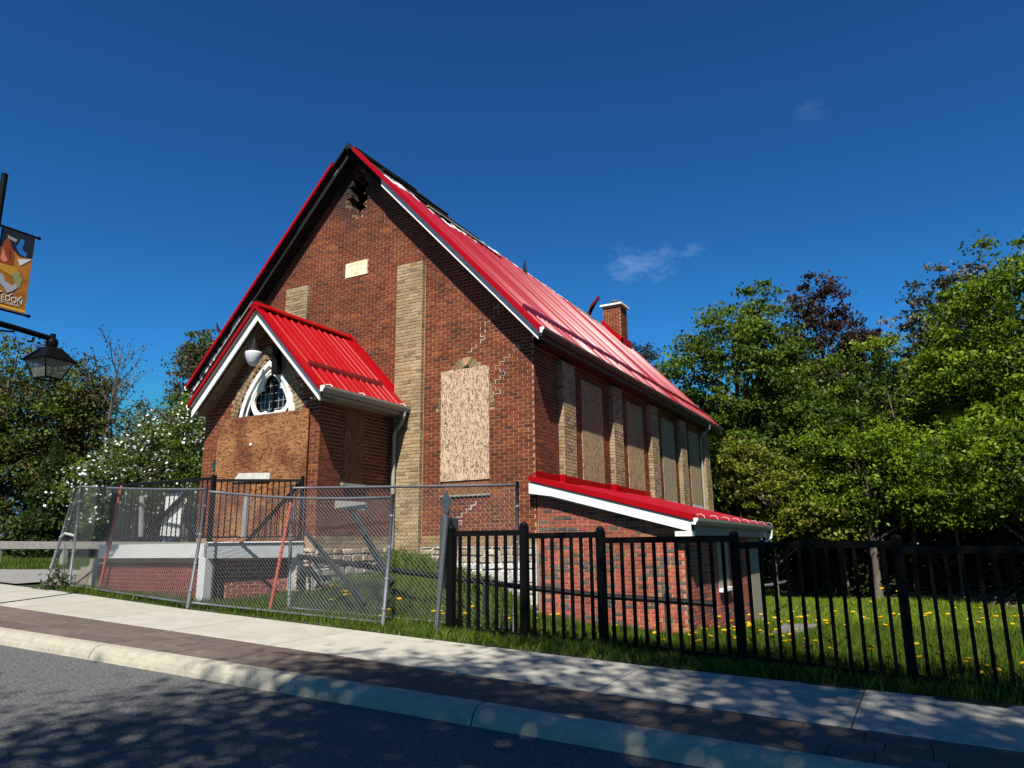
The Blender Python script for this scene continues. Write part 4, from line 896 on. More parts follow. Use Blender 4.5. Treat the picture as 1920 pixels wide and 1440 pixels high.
# ------------------------------------------------------------------ black picket fence
bf=thing('picket_fence','black square picket fence stepping down beside the sidewalk','fence',(-3.7,9.1,.3))
PP=[(-5.87,8.90,.40,1.90),(-4.77,9.03,.35,1.92),(-3.69,9.12,.30,1.84),(-1.98,9.13,.21,1.745),(-.25,9.08,.13,1.68),(1.50,9.05,.04,1.60),(3.2,9.05,-.04,1.5)]
RT=[1.785,1.74,1.665,1.585,1.52,1.44]; NB=[8,8,12,12,12,12]
for x,y,z,t in PP:
    mb=MB(); mb.box((x-.05,y-.05,z-.15),(x+.05,y+.05,t-.05)); mb.lathe((x,y,t-.05),[(.056,0),(.056,.02),(.045,.045),(.02,.055)],8); tp(mb,'post',m_black,bf)
for i in range(6):
    a,b=PP[i],PP[i+1]; r_=RT[i]
    mb=MB(); mb.beam((a[0]+.05,a[1],r_),(b[0]-.05,b[1],r_-(0 if i else -.0)),.04,.075); tp(mb,'rail',m_black,bf)
    zb0=a[2]+.10;zb1=b[2]+.09; mb=MB(); mb.beam((a[0]+.05,a[1],zb0),(b[0]-.05,b[1],zb1),.04,.06); tp(mb,'rail',m_black,bf)
    for k in range(1,NB[i]):
        f=k/NB[i]; x=a[0]+(b[0]-a[0])*f;y=a[1]+(b[1]-a[1])*f; zb=zb0+(zb1-zb0)*f; mb=MB(); mb.box((x-.019,y-.019,zb-.02),(x+.019,y+.019,r_)); tp(mb,'picket',m_black,bf)
# ------------------------------------------------------------------ street sign seen from behind
sg=thing('street_sign','perforated steel sign post with a small diamond plate and edge-on sign by the black fence','sign',(-6.03,8.75,.4))
mb=MB(); b=Vector((-6.03,8.75,.33));t=Vector((-5.89,8.80,2.12)); mb.beam(b,t,.045,.006,up=(0,1,0)); dv=(t-b).normalized()
mb.beam(b+Vector((.022,.02,0)),t+Vector((.022,.02,0)),.006,.04,up=(0,1,0)); mb.beam(b+Vector((-.022,.02,0)),t+Vector((-.022,.02,0)),.006,.04,up=(0,1,0)); tp(mb,'sign_post',m_galv,sg)
mb=MB()
for k in range(52):
    c=b.lerp(t,(k+.5)/52)+Vector((0,-.0045,0)); mb.lathe(c,[(0,0),(.0065,0),(.0065,.001),(0,.001)],6,ax=(0,-1,0))
tp(mb,'post_hole',m_black,sg,kind='stuff')
mb=MB(); c=Vector((-5.895,8.79,2.225)); mb.prism([c+Vector((-.095,0,0)),c+Vector((.005,0,-.20)),c+Vector((.10,0,0)),c+Vector((.0,0,.175))],(0,.004,0)); dp=tp(mb,'diamond_plate',m_sign,sg)
mb=MB(); 
for dz in (-.055,.045): mb.lathe(c+Vector((0,-.004,dz)),[(0,0),(.012,0),(.010,.006),(0,.007)],8,ax=(0,-1,0))
tp(mb,'bolt',m_galv,sg,kind='stuff')
mb=MB(); d2=Vector((-.30,.75,0)).normalized(); o0=Vector((-5.93,8.81,1.03)); mb.prism([o0+Vector((-.11,0,0)),o0+Vector((-.02,.02,0)),o0+Vector((.02,.02,.98)),o0+Vector((-.03,0,1.0)),o0+Vector((-.065,0,.96))],(-.02,.35,0)); tp(mb,'sign_plate',m_sign,sg)
# ------------------------------------------------------------------ street lamp and banner
LX=-13.2; PYL=5.95
lp=thing('street_lamp','tall black street lamp with a four sided glass lantern on a side arm','street lamp',(LX,PYL,.74))
mb=MB(); mb.lathe((LX,PYL,.70),[(.15,0),(.15,.1),(.09,.25),(.08,.9),(.055,1.0),(.050,7.26),(.056,7.27),(.0,7.31)],12); tp(mb,'pole',m_black,lp,smooth=False)
mb=MB(); mb.tube([(LX,PYL,5.36),(LX,PYL+.5,5.34),(LX,7.05,5.30)],[.055,.05,.05],10); mb.tube([(LX,PYL,5.02),(LX,PYL+.2,5.22),(LX,PYL+.5,5.27)],.018,6); mb.tube([(LX,6.78,5.25),(LX,6.75,5.17),(LX,6.68,5.16)],.02,6); tp(mb,'arm',m_black,lp)
LC=Vector((LX,7.09,0))
mb=MB(); mb.lathe((LX,7.09,5.12),[(.05,0),(.09,.04),(.10,.11),(.085,.17),(.045,.2),(.045,.27),(.0,.28)],12); tp(mb,'finial',m_black,lp)
def frus(mb,z0,h0,z1,h1,rot=.12):
    vs=[]
    for z,h in ((z0,h0),(z1,h1)):
        for k in range(4):
            a=math.pi/4+k*math.pi/2+rot; vs.append((LX+h*1.414*math.cos(a),7.09+h*1.414*math.sin(a),z))
    return vs
mb=MB(); v=frus(mb,4.90,.30,5.13,.12); mb.add(v,[(3,2,1,0),(4,5,6,7),(0,1,5,4),(1,2,6,5),(2,3,7,6),(3,0,4,7)]); v=frus(mb,4.88,.315,4.90,.315); mb.add(v,[(3,2,1,0),(4,5,6,7),(0,1,5,4),(1,2,6,5),(2,3,7,6),(3,0,4,7)]); tp(mb,'lantern_roof',m_black,lp)
v=frus(None,4.57,.145,4.88,.265); mb=MB(); mb.add(v,[(0,1,5,4),(1,2,6,5),(2,3,7,6),(3,0,4,7)]); tp(mb,'lantern_glass',m_pane,lp)
mb=MB()
for k in range(4): mb.tube([v[k],v[k+4]],.011,5)
for k in range(4): mb.tube([v[k],v[(k+1)%4]],.018,5)
tp(mb,'lantern_frame',m_black,lp)
bn=thing('banner','orange and brown printed street banner hanging from the black lamp post','banner',(LX,PYL,5.6))
bt,bb,by0,by1=7.03,5.62,PYL+.07,PYL+.62
def bpoly(pts,mt,name,off=0.0,par=None):
    mb=MB(); mb.prism([(LX+.012+off,by0+(by1-by0)*a,bb+(bt-bb)*c) for a,c in pts],(-.0012,0,0)); return tp(mb,name,mt,bn)
m_b0=mat('banner_brown',(.40,.15,.012),.5,noise=.5,nscale=3.5,noise2=(3,.55,.25,(.20,.08,.02)))
bpoly([(0,0),(1,0),(1,1),(0,1)],m_b0,'banner_cloth')
bp=[([(0,.74),(.25,.80),(.62,.70),(1,.72),(1,1),(0,1)],(.012,.013,.016),.002),([(.48,.80),(.60,.93),(.70,.92),(.66,.80),(.82,.76),(.80,.71),(.60,.73)],(.02,.16,.50),.004),([(.57,.66),(.99,.71),(.66,.58)],(.7,.72,.72),.005),
 ([(.03,.55),(.12,.82),(.22,.90),(.34,.80),(.46,.70),(.45,.55)],(.32,.05,.01),.0045),([(.08,.60),(.13,.74),(.20,.66),(.30,.60),(.2,.57)],(.75,.25,.12),.006),([(.28,.78),(.36,.72),(.40,.62),(.32,.64)],(.10,.03,.015),.006),([(.0,.55),(.5,.55),(.72,.48),(.5,.42),(.25,.45),(.06,.48)],(.58,.28,.02),.004),
 ([(.45,.45),(.62,.50),(.78,.42),(.74,.30),(.62,.33)],(.30,.30,.10),.0055),([(.05,.34),(.12,.42),(.22,.41),(.30,.34),(.42,.33),(.5,.30),(.62,.35),(.68,.30),(.55,.24),(.40,.20),(.30,.26),(.15,.30)],(.40,.40,.42),.007),([(0,.44),(.05,.47),(.08,.44),(.05,.41)],(.85,.75,.03),.007),([(.18,.92),(.5,.90),(.45,.86),(.22,.88)],(.30,.30,.28),.005)]
for pts_,c,off in bp: bpoly(pts_,flat('banner_ink',c,.5),'banner_print',off)
bpoly([(0,.012),(1,.012),(1,.045),(0,.045)],flat('banner_hem_gold',(.8,.40,.03)),'banner_hem',.003)
RB_=Matrix.Rotation(math.pi/2,4,'Z')@RX; m_ink=flat('banner_white_ink',(.75,.70,.62))
for s_,z_,sz,yy_ in (('CALEDON',.135,.145,.36),('TOWN OF CALEDON',.078,.055,.36)):
    q=text(s_,(LX+.019,by0+(by1-by0)*yy_,bb+(bt-bb)*z_),RB_,sz,m_ink,bn,ex=.001,sx=.85); q.matrix_parent_inverse=Matrix.Translation(-Vector(bn.location))
mb=MB(); mb.tube([(LX+.018,by0+.1+ .36*k/12,bb+.26+.035*math.sin(k*1.1)) for k in range(13)],.004,4); tp(mb,'swirl_line',m_ink,bn)
for z in (bt+.02,bb-.02):
    mb=MB(); mb.tube([(LX,PYL,z),(LX,by1+.05,z)],.02,8); mb.lathe((LX,by1+.05,z),[(.03,0),(.03,.04),(0,.045)],8,ax=(0,1,0)); tp(mb,'banner_arm',m_black,bn)
# ------------------------------------------------------------------ guard rail on the left
gr_=thing('guard_rail','weathered pale guard rail in front of the dark trees on the left','guard rail',(-27,15.5,1.4))
mb=MB(); mb.beam((-22.4,9.4,1.80),(-18.6,16.2,1.72),.05,.2); tp(mb,'rail',m_timber,gr_)
for k in range(6):
    x=-22.35+3.7*k/5;y=9.55+6.6*k/5; mb=MB(); mb.box((x-.08,y,.9),(x+.08,y+.12,1.78)); tp(mb,'post',m_timber,gr_)

# ------------------------------------------------------------------ vegetation
def rnd_dirs(n,up=0.0):
    v=NR.normal(size=(n,3)); v[:,2]+=up; return v/np.linalg.norm(v,axis=1)[:,None]
def leafgeo(C,size,up=.9,aspect=.62,droop=.25):
    """kite leaves at centres C (n,3)"""
    n=len(C); nrm=rnd_dirs(n,up); a=np.cross(nrm,rnd_dirs(n)); a/=np.linalg.norm(a,axis=1)[:,None]; b=np.cross(nrm,a)
    s=size*(.65+.7*NR.rand(n))[:,None]
    p0=C-a*s*.5; p2=C+a*s*.5-nrm*s*droop; p1=C+b*s*aspect*.5+nrm*s*.08; p3=C-b*s*aspect*.5+nrm*s*.08
    V=np.stack([p0,p1,p2,p3],1).reshape(-1,3); F_=np.arange(4*n).reshape(n,4); return V,F_
def crownpts(ells,ncl,per,spread,flat_=.55,shell=.55):
    """clump centres in the ellipsoids, leaves around each clump"""
    w_=np.array([e[3]*e[4]*e[5] for e in ells]);w_=w_**.67;w_/=w_.sum(); k=NR.choice(len(ells),ncl,p=w_); E=np.array(ells,float)[k]
    d=rnd_dirs(ncl,.15); r=(shell+(1-shell)*NR.rand(ncl)**.6)[:,None]; cc=E[:,:3]+d*r*E[:,3:6]
    cnt=NR.poisson(per,ncl)+3; idx=np.repeat(np.arange(ncl),cnt); sp=(spread*(.5+NR.rand(ncl)))[idx][:,None]
    o=NR.normal(size=(len(idx),3))*.5*sp; o[:,2]*=flat_; return cc,cc[idx]+o,idx
def palette(idx,n,cols,jit=.25,leafjit=.2):
    cols=np.array(cols,float); ncl=idx.max()+1; base=cols[NR.choice(len(cols),ncl)]*(1+jit*(NR.rand(ncl,1)*2-1)); t=base[idx]*(1+leafjit*(NR.rand(n,1)*2-1)); return np.clip(t,0,1)
def tree(label,pos,h,ells,ncl,per,spread,size,cols,group=None,name='tree',trunk_r=.16,bark=None,limbs=30,seed=0,blossom=None,cat='tree',up=.9,shell=.5,lean=(0,0)):
    x,y=pos; g=float(gz(np.array([x]),np.array([y]))[0]) if y>8.6 else float(zs(x,y)); t=thing(name,label,cat,(x,y,g),group=group)
    ells=[(x+e[0],y+e[1],g+e[2],e[3],e[4],e[5]) for e in ells]
    cc,C,idx=crownpts(ells,ncl,per,spread,shell=shell,flat_=.42)
    k=C[:,2]>g+.15; C=C[k]; idx=idx[k]
    V,F_=leafgeo(C,size,up); V-=np.array([x,y,g]); npmesh('crown',V,F_,palette(idx,len(C),cols),m_leaf,t,kind=None)
    mb=MB(); top=(x+lean[0],y+lean[1],g+h*.84); mb.tube([(x,y,g-.2),(x+.1*lean[0],y+.1*lean[1],g+h*.15),(x+lean[0]*.5+R.uniform(-.15,.15),y+lean[1]*.5,g+h*.5),(x+lean[0]*.8,y+lean[1]*.8,g+h*.70),top],[trunk_r*1.25,trunk_r,trunk_r*.75,trunk_r*.4,.02],8)
    mb.v=[(a-x,b-y,c-g) for a,b,c in mb.v]; mb.build('trunk',bark or m_bark,t,smooth=True)
    if limbs:
        mb=MB()
        for i in NR.choice(len(cc),min(limbs,len(cc)),replace=False):
            c=Vector(cc[i]); f=max(.18,min(.92,(c.z-g)/h-.12-.12*R.random())); s=Vector((x+lean[0]*f,y+lean[1]*f,g+h*f)); mid=s.lerp(c,.5)+Vector((0,0,.12*(c-s).length))
            r0_=trunk_r*(1-f)*.55+.015; mb.tube([s,mid,c],[r0_,r0_*.6,.008],5,caps=False)
        mb.v=[(a-x,b-y,c-g) for a,b,c in mb.v]; mb.build('limbs',bark or m_bark,t)
    if blossom:
        n_,side=blossom; B=cc[NR.choice(len(cc),n_//8)]; B=B[(B[:,2]>g+1.2)]; B=np.repeat(B,8,axis=0)+NR.normal(size=(len(B)*8,3))*np.array([.24,.24,.10])
        V,F_=leafgeo(B,.095,.8,1.0,.0); V-=np.array([x,y,g]); npmesh('blossom',V,F_,None,m_blos,t)
    return t
GRN=[(.085,.145,.014),(.12,.185,.016),(.05,.095,.012),(.15,.215,.02)]
LIME=[(.16,.25,.010),(.12,.20,.010),(.21,.30,.016),(.06,.11,.008)]
PURP=[(.06,.03,.022),(.09,.045,.03),(.05,.028,.02),(.045,.04,.02)]
OLIV=[(.055,.065,.018),(.075,.085,.02),(.04,.045,.014),(.085,.075,.03),(.06,.04,.025)]
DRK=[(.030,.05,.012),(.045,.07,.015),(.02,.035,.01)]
gw='trees at the edge of the wood on the right'
tree('tall green maple rising right behind the far end of the red roof',(-5.9,30),12.4,[(0,0,8.0,3.0,2.4,3.6),(.9,0,10.6,1.1,1.0,1.9),(-1.8,0,9.2,1.3,1.2,1.5),(-.2,0,5.0,2.9,2.4,2.4),(1.6,-.5,8.6,1.4,1.2,2.0)],387,64,0.53,0.158,GRN,gw,trunk_r=.17,limbs=60,shell=.35)
tree('bare-topped dark purple leaved maple standing tallest behind the green maples',(-2.9,33.5),13.6,[(0,0,10.6,1.6,1.4,2.9),(1.6,0,9.7,1.0,.9,1.0),(-1.5,0,9.6,.9,.9,1.3),(.2,0,7.5,2.6,1.8,2.2)],270,57,0.47,0.165,PURP,gw,trunk_r=.16,limbs=50,shell=.3)
tree('broad light green maple in the middle of the wood edge',(-.9,29.5),9.4,[(0,0,6.4,3.0,2.3,2.9),(-1.9,-.4,5.6,1.7,1.5,2.2),(1.7,0,6.2,1.6,1.6,2.6),(.2,-1,4.0,3.2,1.8,1.9)],423,64,0.51,0.145,LIME[1:]+GRN,gw,trunk_r=.14,limbs=70,shell=.35,bark=m_barklt)
tree('tall bright green maple filling the right edge of the picture',(4.0,27),11.6,[(0,0,7.4,3.5,2.6,3.9),(-1.9,0,6.4,1.7,1.6,3.0),(.9,0,10.2,1.4,1.3,1.6),(-.4,-1,4.0,3.7,2.0,2.2),(-1.0,0,8.9,1.1,1.2,1.4)],558,64,0.51,0.145,LIME,gw,trunk_r=.18,limbs=70,shell=.35)
tree('sparse poplar with pale glinting leaves left of the tallest bright maple',(1.5,32),12.2,[(0,0,10.4,1.2,1.0,2.0),(-1.1,0,9.2,1.0,.9,1.6),(1.5,0,11.2,1.3,.9,1.3),(0,0,7.6,1.6,1.2,1.8)],135,41,0.36,0.158,[(.16,.17,.13),(.07,.08,.04),(.26,.26,.22),(.05,.05,.03)],gw,trunk_r=.09,limbs=60,shell=.2,bark=m_barklt)
tree('small dark purple tree peeping over the far end of the roof',(-11.9,36),12.0,[(0,0,11.0,1.1,.9,1.2),(.6,0,9.4,1.7,1.0,1.2)],108,49,0.42,0.132,[(.03,.022,.03),(.04,.03,.03),(.03,.04,.02)],gw,limbs=20)
tree('mid green tree tucked behind the rear corner of the church',(-8.6,33),8.8,[(0,0,6.2,2.0,1.7,2.4),(.8,0,4.0,2.2,1.6,2.0)],207,60,0.51,0.145,DRK+GRN[:1],gw,limbs=20)
tree('low yellow green maple with branches hanging beside the rear corner',(-4.6,27.3),5.6,[(0,0,3.9,1.6,1.3,1.5),(1.3,-.2,2.6,1.5,1.2,.8),(-1.0,0,4.8,1.0,1.0,.9)],171,57,0.42,0.132,[(.20,.24,.02),(.15,.19,.02),(.22,.22,.03),(.10,.12,.015)],gw,trunk_r=.07,limbs=30)
tree('young lime green maple low at the wood edge with a stout bare trunk',(-1.45,27.4),6.4,[(0,0,4.2,2.3,1.6,1.9),(1.8,0,3.4,1.6,1.4,1.3),(-1.5,0,3.1,1.3,1.1,1.1)],270,57,0.42,0.125,LIME,gw,trunk_r=.11,limbs=20,bark=m_bark)
tree('spreading lime green maple with drooping lower branches by the right edge',(2.6,24.6),6.0,[(0,0,3.7,2.6,1.6,1.6),(2.2,0,3.4,1.8,1.5,1.6),(-1.4,0,3.0,1.3,1.2,.9)],297,57,0.42,0.119,LIME,gw,trunk_r=.10,limbs=30)
tree('dark copper leaved sapling deep among the green maples',(-3.4,30.5),7.4,[(0,0,5.6,1.0,1.0,1.6),(.4,-.6,3.2,1.5,.9,.8)],99,53,0.42,0.132,[(.13,.05,.015),(.09,.045,.02),(.06,.05,.015)],gw,trunk_r=.06,limbs=20)
tree('dark leafy maple behind the bright one at the right edge',(6.9,25.5),9.6,[(0,0,6.0,2.4,2.0,3.6),(0,-.5,3.2,2.8,2.0,2.4)],270,60,0.51,0.145,GRN,gw,limbs=20)
# bare trunks standing in the shade at the wood edge
for i,(x,y,hh,rr) in enumerate([(-4.9,31,6,.07),(-2.4,28.4,5,.05),(-.4,28,7,.08),(.9,27.2,6,.06),(1.9,28.5,7,.09),(3.5,26,6,.06)]):
    g=float(gz(np.array([x]),np.array([y]))[0]); mb=MB(); mb.tube([(x,y,g-.1),(x+R.uniform(-.3,.3),y,g+hh*.5),(x+R.uniform(-.5,.5),y,g+hh)],[rr,rr*.8,rr*.3],7)
    single('bare_tree',mb,m_barklt if i%2 else m_bark,['dark slender trunk nearest the church in the shaded wood edge','thin pale trunk just left of the thickest trunk','dark thin trunk behind the thickest trunk','pale slender trunk just right of the thickest trunk','stouter dark trunk behind the lime green branches','pale slender trunk farthest right in the shaded wood edge'][i],'tree')
# the wood behind, one mass
def mass(name,label,boxes,ncl,per,spread,size,cols,cat='wood'):
    ells=[]; 
    for x0,x1,y0,y1,z0,z1 in boxes: ells.append(((x0+x1)/2,(y0+y1)/2,(z0+z1)/2,(x1-x0)/2,(y1-y0)/2,(z1-z0)/2))
    w_=np.array([e[3]*e[5] for e in ells]);w_/=w_.sum();k=NR.choice(len(ells),ncl,p=w_);E=np.array(ells)[k]; cc=E[:,:3]+(NR.rand(ncl,3)*2-1)*E[:,3:6]
    cnt=NR.poisson(per,ncl)+3; idx=np.repeat(np.arange(ncl),cnt); o=NR.normal(size=(len(idx),3))*.5*spread; o[:,2]*=.7; C=cc[idx]+o
    V,F_=leafgeo(C,size,.6); ob=npmesh(name,V,F_,palette(idx,len(C),cols),m_leaf,None,'stuff'); tag(ob,label,cat); return ob
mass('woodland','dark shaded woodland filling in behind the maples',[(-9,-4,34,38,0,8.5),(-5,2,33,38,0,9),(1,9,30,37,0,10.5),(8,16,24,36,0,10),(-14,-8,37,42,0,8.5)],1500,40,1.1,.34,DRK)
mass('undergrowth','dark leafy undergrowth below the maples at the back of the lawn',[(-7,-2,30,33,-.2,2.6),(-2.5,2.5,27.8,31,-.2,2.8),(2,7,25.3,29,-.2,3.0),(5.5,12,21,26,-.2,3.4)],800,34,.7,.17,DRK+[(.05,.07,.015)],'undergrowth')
# ---- left side trees
gl='trees beyond the driveway on the left'
OL2=[(.11,.16,.02),(.15,.20,.025),(.08,.115,.015),(.14,.14,.035),(.10,.075,.035),(.07,.10,.015)]
tree('dense olive green tree filling the left edge behind the lantern',(-27.6,13.6),8.0,[(0,0,5.0,2.6,2.3,2.6),(-1.5,-2.4,4.8,2.4,2.2,2.9),(.6,1.2,5.6,1.7,1.5,1.9),(0,0,2.4,3.0,2.6,2.3)],700,48,.55,.125,OL2,gl,trunk_r=.16,limbs=90,shell=.25)
tree('brownish green tree with thin bare twigs just right of the lantern',(-26.6,15.6),7.0,[(0,0,4.7,1.3,1.2,1.9),(0,0,2.4,1.8,1.6,2.0),(.3,.5,5.9,.7,.7,.9)],330,44,.5,.12,OL2+[(.12,.07,.045)],gl,limbs=80,shell=.2)
tree('distant hazy olive tree between the bare sapling and the blossom',(-31.5,21.5),8.2,[(0,0,4.6,2.8,2.4,2.7),(1.8,2.0,4.2,2.4,2.2,2.9),(-2.0,-2.4,4.2,2.2,2.0,2.4)],480,40,.6,.14,[(.12,.15,.05),(.10,.12,.05),(.13,.12,.07)],gl,limbs=90,shell=.2)
tree('green shrubby tree covered with white blossom beside the landing',(-22.4,15.3),6.0,[(.4,.4,3.0,1.7,1.4,1.9),(1.4,1.4,4.0,1.5,1.4,1.7),(-.8,-.9,2.0,1.2,1.1,1.5),(2.2,2.2,2.6,1.6,1.6,2.2)],520,46,.5,.115,[(.14,.21,.025),(.10,.16,.02),(.07,.11,.02)],gl,name='blossom_tree',trunk_r=.08,limbs=60,blossom=(4200,0),shell=.3)
tree('tall green tree rising behind the left eave of the church',(-27.0,20.8),9.9,[(0,0,7.4,1.3,1.1,1.9),(.3,.3,5.2,2.0,1.8,2.4),(.1,0,8.9,.8,.7,1.0)],330,44,.5,.14,[(.10,.15,.04),(.07,.11,.03),(.12,.10,.05)],gl,limbs=60,shell=.25)
tree('dark olive tree behind the blossom near the porch',(-24.5,20.5),5.8,[(0,0,3.6,2.2,1.8,2.2),(1.8,1.6,3.4,2.2,2.0,2.3)],330,40,.6,.14,DRK+OL2[:2],gl,limbs=20)
# cedar
def cedar(label,pos,h,r):
    x,y=pos; g=float(gz(np.array([x]),np.array([y]))[0]); t=thing('cedar_tree',label,'cedar',(x,y,g))
    n=14000; zz=NR.rand(n)**1.25*h; rad=r*(1-zz/h)**.75*(.72+.3*NR.rand(n))*(1+.16*np.sin(zz*7)); a=NR.rand(n)*6.283; C=np.stack([rad*np.cos(a),rad*np.sin(a),zz+.05],1)
    V,F_=leafgeo(C,.15,.25,.45,.1); idx=(NR.rand(n)*200).astype(int); npmesh('crown',V,F_,palette(idx,n,[(.035,.06,.010),(.05,.08,.012),(.025,.045,.01)]),m_leaf,t)
    mb=MB(); mb.tube([(0,0,-.1),(0,0,h*.9)],[.12,.02],6); mb.build('trunk',m_bark,t)
cedar('dense dark green cone shaped cedar behind the left end of the fence',(-24.2,13.6),3.7,1.05)
# bare sapling
def sapling(label,base,h,seed):
    rr=random.Random(seed); x,y=base; g=float(gz(np.array([x]),np.array([y]))[0]); t=thing('bare_sapling',label,'sapling',(x,y,g)); mb=MB(); lf=[]
    P=[Vector((.0,0,-.1)),Vector((.1,0,h*.3)),Vector((.02,.1,h*.6)),Vector((.15,.1,h*.8)),Vector((.25,.2,h))]; mb.tube(P,[.10,.085,.06,.035,.012],6)
    def twig(p,d,L_,r_,dep):
        pts=[p]
        for i in range(4): d=(d+Vector((rr.uniform(-.1,.1),rr.uniform(-.1,.1),.07))).normalized(); pts.append(pts[-1]+d*L_/4)
        mb.tube(pts,[r_,r_*.85,r_*.7,r_*.55,r_*.4],4,caps=False); lf.extend(pts[2:] if dep==0 else pts[-1:])
        if dep>0:
            for i in range(1,4):
                a=rr.uniform(0,6.283); twig(pts[i],(d*.8+Vector((math.cos(a),math.sin(a),.3))*.6).normalized(),L_*.5,r_*.55,dep-1)
    for k in range(13):
        f=.50+.46*k/13; q=P[2].lerp(P[3],min(1,(f-.5)/.3)) if f<.8 else P[3].lerp(P[4],(f-.8)/.2); a=k*2.4+rr.uniform(-.3,.3)
        # branches spread mostly across the view
        twig(q,Vector((math.cos(a)*.7,math.sin(a)*.9,.95)).normalized(),1.75*(1.25-f)+.55,.022,1)
    mb.build('branches',m_bark,t); C=np.array([list(q) for q in lf]); C=np.repeat(C,2,axis=0)+NR.normal(size=(len(lf)*2,3))*.06; V,F_=leafgeo(C,.09,.3); npmesh('young_leaves',V,F_,np.tile([(.07,.05,.03)],(len(C),1)),m_leaf,t)
sapling('thin nearly leafless sapling standing up against the sky left of the church',(-25.2,15.7),7.7,4)
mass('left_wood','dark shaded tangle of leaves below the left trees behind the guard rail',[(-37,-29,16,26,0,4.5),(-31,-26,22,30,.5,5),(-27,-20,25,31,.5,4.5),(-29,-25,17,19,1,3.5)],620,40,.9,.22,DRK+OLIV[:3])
mass('low_bushes','low leafy bushes just beyond the guard rail',[(-27,-24,12.0,17,1.0,2.4)],90,60,.6,.14,[(.06,.09,.02),(.04,.06,.02),(.09,.12,.03)],'bushes')
# ---- the street tree behind the viewer that shades the road
tree('large leafy street tree standing on the near verge, its crown over the road',(4.2,-9.5),19,[(-1.5,3.6,13.6,3.6,2.6,1.3),(1.2,3.8,13.8,3.2,2.6,1.3),(-4.4,3.2,13.2,2.2,2.2,1.0),(-.6,6.6,14.2,3.8,2.1,1.0),(3.4,6.2,14.4,2.8,2.1,1.0),(-4.8,5.6,13.8,2.2,2.1,1.0),(-2.2,8.6,14.6,3.0,1.5,.8),(1.8,8.7,14.8,3.4,1.5,.8),(0,1.2,15.5,3.6,2.0,1.6)],520,150,1.15,.15,GRN,trunk_r=.3,limbs=120,shell=.05)
tree('second street tree farther along the near verge with a thinner crown',(-3.6,-10.4),16,[(0,3.9,12.2,3.2,1.9,1.0),(-3.0,3.4,11.8,2.4,1.9,.9),(2.4,4.2,12.6,2.4,1.9,.9)],70,110,1.0,.14,GRN,trunk_r=.22,limbs=90,shell=.05)
# ---- grass
def grass(name,label,n,xr,yr,hr_,wr_,cols,dens=None,kind='stuff',cat='grass',bend=.35,zf=None):
    X=xr[0]+NR.rand(n)*(xr[1]-xr[0]); Y=yr[0]+NR.rand(n)*(yr[1]-yr[0])
    keep=np.ones(n,bool) if dens is None else (NR.rand(n)<dens(X,Y)); X=X[keep];Y=Y[keep]; n=len(X); Z=gz(X,Y) if zf is None else zf(X,Y)
    patch_=.5+.5*np.sin(X*2.3+np.sin(Y*1.7)*2)*np.sin(Y*2.9+X*.7); H=(hr_[0]+(hr_[1]-hr_[0])*NR.rand(n)**1.5)*(.7+.5*patch_); W=wr_*(.6+.8*NR.rand(n)); a=NR.rand(n)*6.283
    dx=np.cos(a);dy=np.sin(a); b=NR.rand(n)*6.283; L_=H*bend*NR.rand(n)
    p0=np.stack([X-dx*W,Y-dy*W,Z-.01],1);p1=np.stack([X+dx*W,Y+dy*W,Z-.01],1); m0=np.stack([X+dx*W*.7+np.cos(b)*L_*.35,Y+dy*W*.7+np.sin(b)*L_*.35,Z+H*.6],1); p2=np.stack([X+np.cos(b)*L_,Y+np.sin(b)*L_,Z+H],1)
    V=np.stack([p0,p1,m0,p2],1).reshape(-1,3); F_=np.arange(4*n).reshape(n,4); cols=np.array(cols); t=cols[NR.choice(len(cols),n)]*(.75+.5*NR.rand(n,1))
    ob=npmesh(name,V,F_,t,m_grass,None,kind); tag(ob,label,cat); return ob
GC=[(.07,.13,.008),(.10,.165,.010),(.05,.095,.008),(.13,.17,.02)]
def inlawn(X,Y):
    inside=((X>XWL)&(X<XW)&(Y>YF-.02))|((X>XW-.1)&(X<EX+.03)&(Y>YF-.03)&(Y<EYB))|((X>PX0-.2)&(X<PX1+.03)&(Y>PY-.05)&(Y<13))|((X>-15.6)&(X<-11.3)&(Y>9.1)&(Y<11))|((X<-15.7)&(Y<13.2))|((X>-2.75)&(X<-1.95)&(Y>13.1)&(Y<16.9))|((X>-11.4)&(X<-9.9)&(Y>9.05+(X+11.3)*.75))
    return np.where(inside,0,1)
ybn=lambda X:np.interp(X,[-40,-14.5,-10.9,-5,-3,-.7,.7,20],[8.8,8.68,8.47,8.49,8.51,8.69,8.8,9.9])
grass('lawn_grass','green spring grass growing on the lawn round the church',330000,(-16,6.5),(8.6,17),(.05,.17),.0042,GC,lambda X,Y:inlawn(X,Y)*(Y>ybn(X)+.03)*np.clip(1.5-(Y-9)*.11,.35,1))
grass('far_lawn_grass','paler grass on the far part of the lawn towards the wood',150000,(-9,13),(17,31),(.05,.13),.009,[(.16,.24,.012),(.20,.28,.018),(.12,.18,.012)],lambda X,Y:inlawn(X,Y)*((Y<29.5-.72*(X+4))))
grass('fence_strip_grass','long uncut grass along the foot of the black fence',14000,(-7.6,5),(8.5,9.35),(.03,.15),.0055,GC+[(.14,.15,.05)],lambda X,Y:(Y>ybn(X)+.02)*1.0,bend=.7)
grass('kerbside_weeds','thin weeds and soil tufts along the foot of the chain link fence',5000,(-15.4,-7),(8.45,9.2),(.02,.10),.005,GC+[(.12,.10,.04)],lambda X,Y:(Y>ybn(X)+.0)*np.where(NR.rand(len(X))<.6,1,0),bend=.7)
grass('bank_grass','tall grass tufts against the pale stone foundation',5000,(-9.7,-6.4),(12.0,12.42),(.15,.42),.006,GC,bend=.5)
